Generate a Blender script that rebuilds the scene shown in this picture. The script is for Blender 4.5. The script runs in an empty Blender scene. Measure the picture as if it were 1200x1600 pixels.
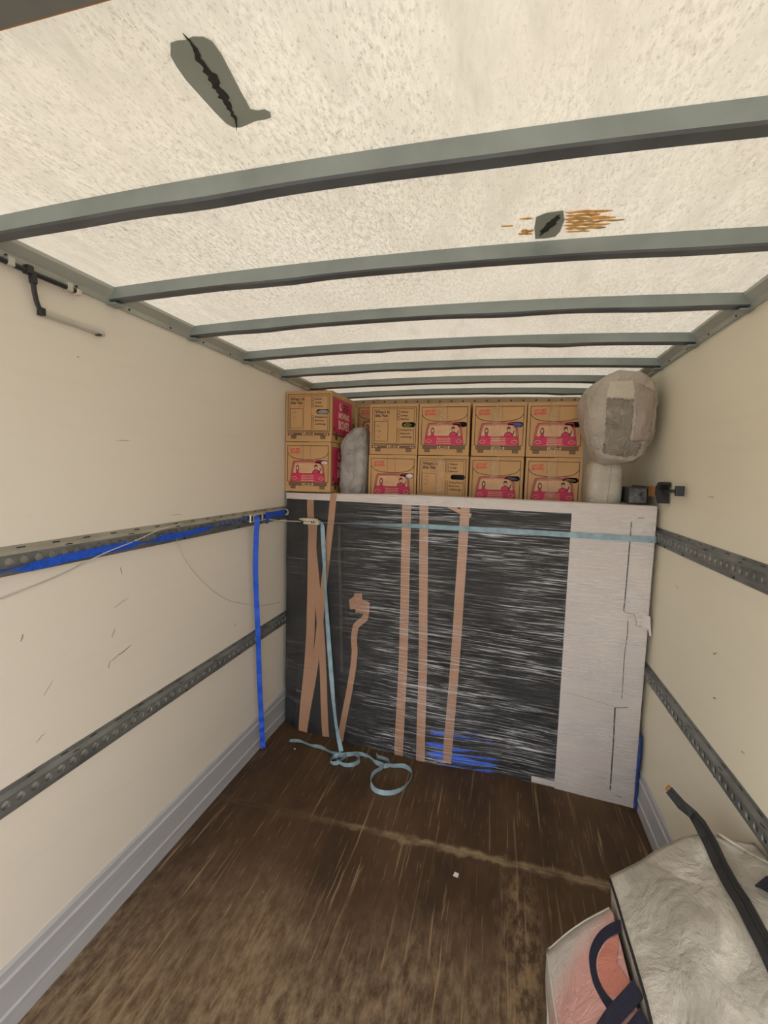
import bpy, bmesh, math, random
from mathutils import Vector, Matrix, noise
sc = bpy.context.scene
COL = sc.collection
random.seed(7)

# ------------------------------------------------------------ camera, sky, sun, exposure
HC = 1.63                                    # camera height above the cargo floor
cam_d = bpy.data.cameras.new('camera'); cam = bpy.data.objects.new('camera', cam_d); COL.objects.link(cam)
cam_d.sensor_fit = 'HORIZONTAL'; cam_d.sensor_width = 36.0; cam_d.lens = 710 / 1200 * 36
cam_d.clip_start = 0.02; cam_d.clip_end = 200
right = Vector((0.96819925, 0.2487851, 0.02638547)); down = Vector((0.04774345, -0.0802094, -0.99563398))
fwd = Vector((-0.24558253, 0.9652318, -0.08953654))
M = Matrix((right, -down, -fwd)).transposed().to_4x4(); M.translation = (0, 0, HC)
cam.matrix_world = M
sc.camera = cam

world = bpy.data.worlds.new('sky'); sc.world = world; world.use_nodes = True
wn = world.node_tree.nodes; wl = world.node_tree.links
sky = wn.new('ShaderNodeTexSky'); sky.sky_type = 'NISHITA'; sky.sun_disc = False
sky.sun_elevation = math.radians(52); sky.sun_rotation = math.radians(20)
sky.air_density = 1.0; sky.dust_density = 5; sky.ozone_density = 1.0
hz = wn.new('ShaderNodeMix'); hz.data_type = 'RGBA'; hz.inputs[0].default_value = .82      # bright thin overcast over the blue
hz.inputs[7].default_value = (2.6, 2.5, 2.36, 1)
wl.new(sky.outputs[0], hz.inputs[6]); wl.new(hz.outputs[2], wn['Background'].inputs[0])
wn['Background'].inputs[1].default_value = 1.33

sun_d = bpy.data.lights.new('sun', 'SUN'); sun_d.energy = 5.2; sun_d.angle = math.radians(3); sun_d.color = (1, .965, .90)
sun = bpy.data.objects.new('sun', sun_d); COL.objects.link(sun)
sun.rotation_euler = (math.radians(-38), 0, math.radians(-20))   # high, from ahead of the van

sc.view_settings.view_transform = 'Standard'; sc.view_settings.look = 'None'
sc.view_settings.gamma = 1; sc.view_settings.use_curve_mapping = False
sc.view_settings.exposure = 0.08

# ------------------------------------------------------------ dimensions
XL, XR = -1.30, 0.735          # wall faces
YB, YF = -0.35, 3.74           # rear opening, front wall
XM = (XL + XR) / 2; HW = (XR - XL) / 2
ZT = 2.207                     # roof at the walls
def roofz(x): return ZT + 0.024 * (1 - ((x - XM) / HW) ** 2)

# ------------------------------------------------------------ materials
def new_mat(name):
    m = bpy.data.materials.new(name); m.use_nodes = True
    nt = m.node_tree; return m, nt.nodes, nt.links, nt.nodes['Principled BSDF']
def N(nodes, t, **kw):
    n = nodes.new(t)
    for k, v in kw.items(): setattr(n, k, v)
    return n
def c4(c): return (c[0], c[1], c[2], 1)
def coords(nodes, links, scale, rot=(0, 0, 0), src='Object'):
    tc = N(nodes, 'ShaderNodeTexCoord'); mp = N(nodes, 'ShaderNodeMapping')
    mp.inputs['Scale'].default_value = scale; mp.inputs['Rotation'].default_value = rot
    links.new(tc.outputs[src], mp.inputs[0]); return mp.outputs[0]
def noise_n(nodes, links, vec, scale=1, detail=4, rough=.55, dist=0):
    n = N(nodes, 'ShaderNodeTexNoise'); n.inputs['Scale'].default_value = scale
    n.inputs['Detail'].default_value = detail; n.inputs['Roughness'].default_value = rough
    n.inputs['Distortion'].default_value = dist
    links.new(vec, n.inputs['Vector']); return n.outputs['Fac']
def ramp(nodes, links, fac, stops):
    r = N(nodes, 'ShaderNodeValToRGB'); e = r.color_ramp.elements
    while len(e) < len(stops): e.new(0.5)
    for el, (p, c) in zip(e, stops):
        el.position = p; el.color = c4(c) if hasattr(c, '__len__') else (c, c, c, 1)
    links.new(fac, r.inputs[0]); return r.outputs[0]
def mixc(nodes, links, fac, a, b, mode='MIX'):
    m = N(nodes, 'ShaderNodeMix', data_type='RGBA', blend_type=mode)
    for s, v in ((0, fac), (6, a), (7, b)):
        if hasattr(v, 'links'): links.new(v, m.inputs[s])
        elif s == 0: m.inputs[0].default_value = v
        else: m.inputs[s].default_value = c4(v)
    return m.outputs[2]
def math_n(nodes, links, op, a, b=0.0):
    m = N(nodes, 'ShaderNodeMath', operation=op)
    for i, v in enumerate((a, b)):
        if hasattr(v, 'links'): links.new(v, m.inputs[i])
        else: m.inputs[i].default_value = v
    return m.outputs[0]
def bump(nodes, links, bsdf, h, strength=.3, dist=.01):
    b = N(nodes, 'ShaderNodeBump'); b.inputs['Strength'].default_value = strength; b.inputs['Distance'].default_value = dist
    links.new(h, b.inputs['Height']); links.new(b.outputs[0], bsdf.inputs['Normal']); return b
def simple(name, col, rough=.6, metal=0, var=0.12, vscale=(20, 20, 20), bmp=0, bdist=.004, spec=.5):
    m, n, l, b = new_mat(name)
    b.inputs['Roughness'].default_value = rough; b.inputs['Metallic'].default_value = metal
    b.inputs['Specular IOR Level'].default_value = spec
    v = noise_n(n, l, coords(n, l, vscale), 1, 5)
    lo = tuple(c * (1 - var) for c in col); hi = tuple(min(1, c * (1 + var)) for c in col)
    l.new(ramp(n, l, v, [(.3, lo), (.7, hi)]), b.inputs['Base Color'])
    if bmp: bump(n, l, b, v, bmp, bdist)
    return m

MT = {}
def roof_mat():
    m, n, l, b = new_mat('grp_roof'); n.remove(b)
    v1 = noise_n(n, l, coords(n, l, (120, 42, 30), (0, 0, .25)), 1, 6, .7)
    v2 = noise_n(n, l, coords(n, l, (260, 110, 60), (0, 0, .2)), 1, 4, .6)
    big = noise_n(n, l, coords(n, l, (1.1, .8, 1)), 1, 3)
    mask = ramp(n, l, big, [(.36, .35), (.60, 1.0)])
    d1 = ramp(n, l, v1, [(.43, 0), (.74, 1)])
    d2 = ramp(n, l, v2, [(.56, 0), (.70, 1)])
    cloud = ramp(n, l, noise_n(n, l, coords(n, l, (13, 3.2, 1), (0, 0, .18)), 1, 7, .72), [(.44, 0), (.72, .36)])
    dirt = math_n(n, l, 'MULTIPLY', math_n(n, l, 'ADD', math_n(n, l, 'MULTIPLY', d1, .70), math_n(n, l, 'MULTIPLY', d2, .62)), mask)
    base = mixc(n, l, ramp(n, l, noise_n(n, l, coords(n, l, (2.5, 1.6, 1)), 1, 4), [(.35, 0), (.65, 1)]), (.84, .785, .665), (.90, .855, .745))
    col = mixc(n, l, math_n(n, l, 'MAXIMUM', dirt, cloud), base, (.26, .235, .17))
    tr = N(n, 'ShaderNodeBsdfTranslucent'); df = N(n, 'ShaderNodeBsdfDiffuse'); mx = N(n, 'ShaderNodeMixShader')
    mx.inputs[0].default_value = .885     # share of light thrown back; the rest soaks through
    bp = N(n, 'ShaderNodeBump'); bp.inputs['Strength'].default_value = .12; bp.inputs['Distance'].default_value = .002
    l.new(v1, bp.inputs['Height']); l.new(bp.outputs[0], df.inputs['Normal'])
    l.new(col, tr.inputs[0]); l.new(mixc(n, l, 1.0, col, (.70, .69, .66), 'MULTIPLY'), df.inputs[0]); l.new(tr.outputs[0], mx.inputs[1]); l.new(df.outputs[0], mx.inputs[2])
    l.new(mx.outputs[0], n['Material Output'].inputs[0]); return m
MT['roof'] = roof_mat()
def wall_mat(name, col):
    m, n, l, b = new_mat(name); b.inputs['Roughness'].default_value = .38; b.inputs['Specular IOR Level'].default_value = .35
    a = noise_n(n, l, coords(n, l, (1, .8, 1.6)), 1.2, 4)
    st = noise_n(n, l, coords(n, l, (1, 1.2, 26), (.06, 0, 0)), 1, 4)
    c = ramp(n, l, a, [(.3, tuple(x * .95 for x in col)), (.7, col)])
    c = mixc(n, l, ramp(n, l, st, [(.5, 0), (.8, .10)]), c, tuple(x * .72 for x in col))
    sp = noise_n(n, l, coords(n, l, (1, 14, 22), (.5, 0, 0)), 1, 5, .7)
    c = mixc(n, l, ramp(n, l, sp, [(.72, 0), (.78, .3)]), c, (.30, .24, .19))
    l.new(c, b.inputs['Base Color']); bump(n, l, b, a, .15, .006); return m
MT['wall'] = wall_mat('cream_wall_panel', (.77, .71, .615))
MT['wall_r'] = wall_mat('roof_tinted_cream_wall_panel', (.82, .76, .60))  # warm tint of the roof light put into the right wall's colour
def floor_mat():
    m, n, l, b = new_mat('worn_plywood_floor')
    base = ramp(n, l, noise_n(n, l, coords(n, l, (3, 1.3, 1)), 1, 6, .6), [(.3, (.036, .021, .013)), (.5, (.074, .041, .021)), (.72, (.125, .072, .038))])
    # paler, blotchy area towards the rear door
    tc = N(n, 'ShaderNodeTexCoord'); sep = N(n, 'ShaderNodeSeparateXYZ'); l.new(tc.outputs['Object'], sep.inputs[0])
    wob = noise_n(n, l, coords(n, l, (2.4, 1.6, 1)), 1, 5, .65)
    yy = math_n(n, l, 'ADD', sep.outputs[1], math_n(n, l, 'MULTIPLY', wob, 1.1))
    rear_pale = ramp(n, l, math_n(n, l, 'MULTIPLY', yy, .4), [(.66, 1), (.87, 0)])
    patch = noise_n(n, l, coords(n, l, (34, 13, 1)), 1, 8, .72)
    wf = math_n(n, l, 'MULTIPLY', rear_pale, ramp(n, l, patch, [(.38, .05), (.64, .9)]))
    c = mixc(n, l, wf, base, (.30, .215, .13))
    # long scratches at three slants
    for i, (sx, sy, r, lo, a) in enumerate([(62, 1.5, .05, .615, .8), (75, 2.2, -.16, .645, .75), (90, 3.0, .28, .655, .65), (34, 2.0, .0, .66, .45), (130, 6, -.05, .64, .55), (60, 9, .9, .70, .5)]):
        s = noise_n(n, l, coords(n, l, (sx, sy, 1), (0, 0, r)), 1, 3, .6, .3)
        big = noise_n(n, l, coords(n, l, (1.7 + i * .3, 1.0, 1), (0, 0, i)), 1.3, 2)
        f = math_n(n, l, 'MULTIPLY', ramp(n, l, s, [(lo, 0), (lo + .05, a)]), ramp(n, l, big, [(.36, .15), (.6, 1)]))
        c = mixc(n, l, f, c, (.34, .235, .13))
    # rubbed column where loads were dragged
    cx = math_n(n, l, 'ABSOLUTE', math_n(n, l, 'SUBTRACT', math_n(n, l, 'ADD', sep.outputs[0], math_n(n, l, 'MULTIPLY', wob, .12)), .21))
    cf = math_n(n, l, 'MULTIPLY', ramp(n, l, math_n(n, l, 'MULTIPLY', cx, 5), [(.08, .8), (.5, 0)]), ramp(n, l, math_n(n, l, 'MULTIPLY', sep.outputs[1], .4), [(.58, 1), (.70, .8), (.745, 0)]))
    c = mixc(n, l, math_n(n, l, 'MULTIPLY', cf, ramp(n, l, patch, [(.44, 0), (.6, 1)])), c, (.30, .20, .105))
    # crust along the sheet joint
    jn = noise_n(n, l, coords(n, l, (9, 9, 1)), 1, 6, .7)
    dy = math_n(n, l, 'ABSOLUTE', math_n(n, l, 'SUBTRACT', math_n(n, l, 'ADD', sep.outputs[1], math_n(n, l, 'MULTIPLY', math_n(n, l, 'SUBTRACT', jn, .5), .11)), 1.862))
    jw = math_n(n, l, 'MULTIPLY', ramp(n, l, noise_n(n, l, coords(n, l, (7.0, 5, 1)), 1, 4), [(.34, .25), (.55, 1)]), ramp(n, l, math_n(n, l, 'ADD', math_n(n, l, 'MULTIPLY', sep.outputs[0], .4), .5), [(.17, .12), (.31, .95)]))
    jf = math_n(n, l, 'MULTIPLY', ramp(n, l, math_n(n, l, 'MULTIPLY', dy, 20), [(.15, .85), (.58, 0)]), jw)
    c = mixc(n, l, jf, c, (.33, .245, .14))
    sp = noise_n(n, l, coords(n, l, (55, 40, 1)), 1, 3, .5)
    c = mixc(n, l, ramp(n, l, sp, [(.74, 0), (.78, .7)]), c, (.27, .22, .15))
    l.new(c, b.inputs['Base Color'])
    b.inputs['Roughness'].default_value = .62; b.inputs['Specular IOR Level'].default_value = .3
    bump(n, l, b, patch, .35, .003); return m
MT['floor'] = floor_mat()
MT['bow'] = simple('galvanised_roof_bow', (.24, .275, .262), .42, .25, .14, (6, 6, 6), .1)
MT['bow_under'] = simple('shaded_bow_flange', (.105, .110, .115), .5, .3, .2, (8, 8, 8))  # shade under the bows put into a darker colour of their metal
MT['cant'] = simple('aluminium_cant_rail', (.40, .415, .37), .5, .3, .12, (5, 5, 5))
MT['header'] = simple('dark_header_beam', (.16, .16, .145), .55, .2, .15, (5, 5, 5))
MT['kick'] = simple('grey_kick_rail', (.46, .46, .475), .45, .1, .07, (2, 3, 30))
MT['rail'] = simple('galvanised_lashing_rail', (.20, .205, .195), .48, .45, .30, (14, 8, 14), .2)
MT['rail_pale'] = simple('worn_rail_lip', (.36, .34, .28), .5, .3, .2, (9, 6, 9), .2)
MT['screw'] = simple('dark_screw', (.05, .048, .045), .5, .5)
MT['patch'] = simple('grey_patch', (.27, .29, .245), .7, 0, .06, (9, 9, 9))
MT['tar'] = simple('black_sealant', (.022, .022, .017), .8, 0, .5, (90, 90, 90), .5)
MT['residue'] = simple('brown_tape_residue', (.66, .38, .13), .7, 0, .4, (40, 40, 40))
MT['black'] = simple('black_plastic', (.018, .018, .02), .45)
MT['steel'] = simple('bright_steel', (.52, .50, .44), .38, .35, .1)
MT['front'] = simple('front_header_board', (.40, .29, .17), .7, 0, .15, (7, 7, 7))
MT['shutter'] = simple('grey_shutter', (.32, .33, .34), .5)
MT['yard'] = simple('pale_bounce_ground', (.36, .345, .32), .9, 0, .2, (3, 3, 3))  # unseen ground, added pale so it bounces light through the rear
def card_mat(name, col):
    m, n, l, b = new_mat(name); b.inputs['Roughness'].default_value = .72; b.inputs['Specular IOR Level'].default_value = .25
    oi = N(n, 'ShaderNodeObjectInfo')
    flute = noise_n(n, l, coords(n, l, (90, 90, 3)), 1, 3)
    blot = noise_n(n, l, coords(n, l, (6, 6, 6)), 1, 4)
    c = ramp(n, l, blot, [(.3, tuple(x * .9 for x in col)), (.7, tuple(x * 1.06 for x in col))])
    c = mixc(n, l, math_n(n, l, 'MULTIPLY', oi.outputs['Random'], .25), c, tuple(x * .82 for x in col))
    l.new(c, b.inputs['Base Color']); bump(n, l, b, flute, .12, .002); return m
MT['card'] = card_mat('brown_cardboard', (.52, .305, .138))
def clear_tape():
    m, n, l, b = new_mat('clear_packing_tape'); b.inputs['Base Color'].default_value = (.66, .46, .26, 1); b.inputs['Roughness'].default_value = .2
    v = noise_n(n, l, coords(n, l, (40, 40, 30), (0, .5, 0)), 1, 4, .6, .5); bump(n, l, b, v, .6, .006)
    tr = N(n, 'ShaderNodeBsdfTransparent'); mx = N(n, 'ShaderNodeMixShader')
    l.new(ramp(n, l, v, [(.45, .05), (.75, .38)]), mx.inputs[0]); l.new(tr.outputs[0], mx.inputs[1]); l.new(b.outputs[0], mx.inputs[2])
    l.new(mx.outputs[0], n['Material Output'].inputs[0]); return m
MT['tape_clear'] = clear_tape()
MT['p_red'] = simple('print_red', (.52, .022, .085), .6, 0, .10)
MT['p_pink'] = simple('print_salmon_text', (.62, .075, .06), .65)
MT['p_dark'] = simple('print_dark_brown', (.045, .018, .010), .65)
MT['p_brown'] = simple('print_mid_brown', (.155, .088, .042), .65)
MT['p_tan'] = simple('print_tan', (.60, .39, .19), .65)
MT['p_glass'] = simple('print_window_tint', (.58, .335, .19), .65)
MT['p_cream'] = simple('print_cream', (.80, .52, .44), .65)
MT['pen'] = simple('pencil_writing', (.17, .10, .055), .7)
MT['inside'] = simple('box_inside_shade', (.016, .013, .012), .8)  # shade inside the hand holes painted as near-black lining
MT['c_grey'] = simple('grey_cloth', (.26, .255, .26), .9)
MT['c_white'] = simple('white_paper', (.72, .70, .68), .8)
MT['c_pink'] = simple('pink_white_cloth', (.70, .48, .45), .85)
MT['c_blue'] = simple('blue_cloth', (.07, .10, .30), .85)
MT['c_green'] = simple('olive_pattern_cloth', (.13, .14, .05), .85, 0, .8, (60, 60, 60))
MT['c_dark'] = simple('dark_slate_cloth', (.05, .055, .075), .5)

# wrapped bed
def sheet_mat():
    m, n, l, b = new_mat('black_plastic_sheet')
    tc = N(n, 'ShaderNodeTexCoord'); sep = N(n, 'ShaderNodeSeparateXYZ'); l.new(tc.outputs['UV'], sep.inputs[0])
    st = noise_n(n, l, coords(n, l, (2.0, 26, 1), (0, 0, .04), 'UV'), 1, 5, .62, .5)
    zone = math_n(n, l, 'MULTIPLY', ramp(n, l, math_n(n, l, 'MULTIPLY', sep.outputs[0], .5), [(.40, 0), (.50, 1), (.66, 1), (.76, .45)]), ramp(n, l, sep.outputs[1], [(.02, 1), (.24, .8), (.46, .55), (.60, 0)]))
    f = math_n(n, l, 'MULTIPLY', ramp(n, l, math_n(n, l, 'MULTIPLY', st, zone), [(.455, 0), (.51, 1)]), 1.0)
    base = ramp(n, l, noise_n(n, l, coords(n, l, (2, 5, 1), (0, 0, 0), 'UV'), 1, 4), [(.3, (.013, .013, .014)), (.7, (.024, .023, .024))])
    c = mixc(n, l, f, base, (.03, .13, .70))
    l.new(c, b.inputs['Base Color']); b.inputs['Roughness'].default_value = .6; b.inputs['Specular IOR Level'].default_value = .12
    return m
MT['sheet'] = sheet_mat()
MT['cardw'] = simple('pale_pinkish_cardboard', (.60, .535, .50), .7, 0, .05, (6, 6, 2))
MT['tape'] = simple('brown_parcel_tape', (.40, .215, .125), .35, 0, .12, (6, 6, 3))
MT['slot'] = simple('dark_slot', (.03, .024, .02), .8)
def film_mat(name, haze_glint, tint=(.80, .80, .82)):
    m, n, l, b = new_mat(name); n.remove(b)
    s1 = noise_n(n, l, coords(n, l, (3.4, 130, 1), (0, 0, .012), 'UV'), 1, 5, .7, .15)
    s2 = noise_n(n, l, coords(n, l, (1.6, 46, 1), (0, 0, -.03), 'UV'), 1, 4, .6, .2)
    s3 = noise_n(n, l, coords(n, l, (2.4, 75, 1), (0, 0, .09), 'UV'), 1, 3, .6)
    h = math_n(n, l, 'ADD', s1, math_n(n, l, 'ADD', s2, math_n(n, l, 'MULTIPLY', s3, .7)))
    tc = N(n, 'ShaderNodeTexCoord'); sep = N(n, 'ShaderNodeSeparateXYZ'); l.new(tc.outputs['UV'], sep.inputs[0])
    dens = ramp(n, l, math_n(n, l, 'MULTIPLY', sep.outputs[0], .5), [(.20, .10), (.38, 1)])   # painted highlight streaks get denser over the right half
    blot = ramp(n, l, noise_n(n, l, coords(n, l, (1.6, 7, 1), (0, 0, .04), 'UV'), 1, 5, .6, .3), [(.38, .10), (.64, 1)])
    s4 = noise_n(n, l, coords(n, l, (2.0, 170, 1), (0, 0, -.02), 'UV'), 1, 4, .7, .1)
    fold = math_n(n, l, 'MULTIPLY', math_n(n, l, 'MAXIMUM', ramp(n, l, s1, [(.545, 0), (.66, 1)]), math_n(n, l, 'MAXIMUM', ramp(n, l, s4, [(.56, 0), (.68, .85)]), ramp(n, l, s3, [(.60, 0), (.68, .9)]))), math_n(n, l, 'MULTIPLY', dens, blot))  # milky film and wrinkle highlights painted as white diffuse streaks
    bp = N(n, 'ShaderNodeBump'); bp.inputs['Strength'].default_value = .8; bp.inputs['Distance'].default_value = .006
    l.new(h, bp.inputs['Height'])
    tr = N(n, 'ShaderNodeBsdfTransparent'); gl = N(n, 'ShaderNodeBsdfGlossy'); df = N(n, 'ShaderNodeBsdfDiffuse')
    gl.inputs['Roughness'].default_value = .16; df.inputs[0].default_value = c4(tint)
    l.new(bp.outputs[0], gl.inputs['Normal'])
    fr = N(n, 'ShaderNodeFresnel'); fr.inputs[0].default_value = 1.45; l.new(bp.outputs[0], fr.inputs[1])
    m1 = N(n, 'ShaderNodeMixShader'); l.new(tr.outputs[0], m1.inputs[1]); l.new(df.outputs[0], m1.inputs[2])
    l.new(math_n(n, l, 'ADD', math_n(n, l, 'MULTIPLY', fold, haze_glint), .004), m1.inputs[0])
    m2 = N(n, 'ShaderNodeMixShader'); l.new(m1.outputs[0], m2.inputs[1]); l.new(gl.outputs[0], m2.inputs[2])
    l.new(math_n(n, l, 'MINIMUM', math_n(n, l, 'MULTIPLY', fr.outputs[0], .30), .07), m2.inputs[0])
    l.new(m2.outputs[0], n['Material Output'].inputs[0]); return m
MT['film'] = film_mat('stretch_film', .82)
MT['web_blue'] = simple('blue_webbing', (.012, .085, .56), .6, 0, .25, (60, 60, 60), .3)
MT['blue_sheet'] = simple('crumpled_blue_sheet', (.012, .055, .30), .4, 0, .6, (40, 40, 25), .6)
MT['web_pale'] = simple('pale_blue_webbing', (.25, .36, .41), .7, 0, .25, (25, 25, 25), .3)
MT['buckle'] = simple('cream_buckle', (.58, .50, .38), .5)
MT['cord'] = simple('white_cord', (.52, .49, .43), .7)
def bale_mat(name, col, sc_=9, st=.7, mottl=.25):
    m, n, l, b = new_mat(name); b.inputs['Roughness'].default_value = .38; b.inputs['Specular IOR Level'].default_value = .45
    v = noise_n(n, l, coords(n, l, (sc_, sc_, sc_)), 1, 7, .62, .8)
    w = noise_n(n, l, coords(n, l, (70, 70, 25)), 1, 3)
    rg = math_n(n, l, 'ABSOLUTE', math_n(n, l, 'SUBTRACT', v, .5))
    h = math_n(n, l, 'ADD', math_n(n, l, 'MULTIPLY', rg, 2.2), math_n(n, l, 'MULTIPLY', w, .16))
    l.new(ramp(n, l, v, [(.3, tuple(x * (1 - mottl) for x in col)), (.7, col)]), b.inputs['Base Color'])
    bump(n, l, b, h, st, .02); return m
MT['bale'] = bale_mat('white_wrapped_bale', (.50, .435, .36), 9, .7, .25)
MT['bale_flap'] = bale_mat('white_flap', (.58, .52, .43), 10, .4, .1)
MT['bale_side'] = bale_mat('pinkish_tan_wrap', (.36, .285, .235), 8, .5, .2)
MT['crinkle'] = bale_mat('crinkled_grey_brown_plastic', (.38, .33, .27), 20, .9, .35)
MT['bale2'] = bale_mat('woven_white_bale', (.50, .455, .37), 12, .5, .2)
MT['bundle'] = bale_mat('grey_wrapped_bundle', (.50, .47, .44), 14, 1.0, .4)
def woven_mat():
    m, n, l, b = new_mat('woven_translucent_bag'); b.inputs['Roughness'].default_value = .42
    b.inputs['Specular IOR Level'].default_value = .4
    v = noise_n(n, l, coords(n, l, (9, 6, 9), (0, 0, .5)), 1, 6, .58, .5)
    f = noise_n(n, l, coords(n, l, (34, 30, 34)), 1, 5, .6)
    c = ramp(n, l, v, [(.3, (.33, .30, .255)), (.5, (.44, .405, .345)), (.66, (.60, .56, .48))])
    l.new(c, b.inputs['Base Color'])
    wv = N(n, 'ShaderNodeTexWave'); wv.inputs['Scale'].default_value = 110; wv.inputs['Distortion'].default_value = .2
    l.new(coords(n, l, (1, 1, 1)), wv.inputs[0])
    rg = math_n(n, l, 'ABSOLUTE', math_n(n, l, 'SUBTRACT', v, .5))
    h = math_n(n, l, 'ADD', math_n(n, l, 'ADD', math_n(n, l, 'MULTIPLY', rg, 2.2), math_n(n, l, 'MULTIPLY', f, .25)), math_n(n, l, 'MULTIPLY', wv.outputs['Fac'], .02))
    bump(n, l, b, h, .62, .022); return m
MT['woven'] = woven_mat()
MT['zip'] = simple('black_zip_tape', (.017, .017, .020), .6, 0, .25, (50, 50, 50), .3)
MT['navy'] = simple('navy_webbing', (.012, .012, .028), .75, 0, .25, (80, 80, 80), .4)
MT['pink'] = bale_mat('pink_cloth_in_clear_bag', (.62, .30, .26), 7, .35, .16)
MT['pinkdeep'] = bale_mat('salmon_cloth', (.60, .225, .165), 8, .35, .16)
def clear_bag_mat():
    m = bale_mat('milky_bag_over_pink_cloth', (.55, .50, .44), 9, .45, .16); n, l = m.node_tree.nodes, m.node_tree.links; b = n['Principled BSDF']
    src = b.inputs['Base Color'].links[0].from_socket
    tc = N(n, 'ShaderNodeTexCoord'); sep = N(n, 'ShaderNodeSeparateXYZ'); l.new(tc.outputs['Object'], sep.inputs[0])
    w = noise_n(n, l, coords(n, l, (12, 9, 9)), 1, 4)
    d = math_n(n, l, 'SUBTRACT', math_n(n, l, 'ADD', sep.outputs[1], math_n(n, l, 'MULTIPLY', w, .09)), math_n(n, l, 'MULTIPLY', sep.outputs[0], .83))
    f = ramp(n, l, math_n(n, l, 'ADD', math_n(n, l, 'SUBTRACT', d, 1.06), .5), [(.44, .92), (.53, 0)])
    l.new(mixc(n, l, f, src, (.60, .31, .27)), b.inputs['Base Color']); return m
MT['clearbag'] = clear_bag_mat()
MT['scuff'] = simple('grey_scuff', (.36, .31, .26), .8, 0, .4, (80, 80, 80))
MT['wood_or'] = simple('orange_brown_wood', (.30, .14, .045), .6)
MT['iron'] = simple('dark_mottled_metal', (.075, .075, .072), .35, .6, .7, (60, 60, 60), .3)

# ------------------------------------------------------------ geometry helpers
def add_obj(name, verts, faces, mat, parent=None, smooth=False, uv=None, mats=None, fm=None):
    me = bpy.data.meshes.new(name); me.from_pydata([tuple(v) for v in verts], [], faces)
    for mm in (mats or [mat]): me.materials.append(MT[mm])
    if fm: me.polygons.foreach_set('material_index', fm)
    if smooth: me.polygons.foreach_set('use_smooth', [True] * len(me.polygons))
    if uv:
        ul = me.uv_layers.new(name='UVMap')
        for lp in me.loops: ul.data[lp.index].uv = uv[lp.vertex_index]
    me.update()
    o = bpy.data.objects.new(name, me); COL.objects.link(o)
    if parent: o.parent = parent
    return o
def tag(o, label=None, cat=None, group=None, kind=None):
    for k, v in (('label', label), ('category', cat), ('group', group), ('kind', kind)):
        if v: o[k] = v
    return o
def thing(name, label, cat, loc=(0, 0, 0), rz=0, group=None):
    o = bpy.data.objects.new(name, None); COL.objects.link(o); o.empty_display_size = .05
    o.location = loc; o.rotation_euler = (0, 0, rz); return tag(o, label, cat, group)
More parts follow.
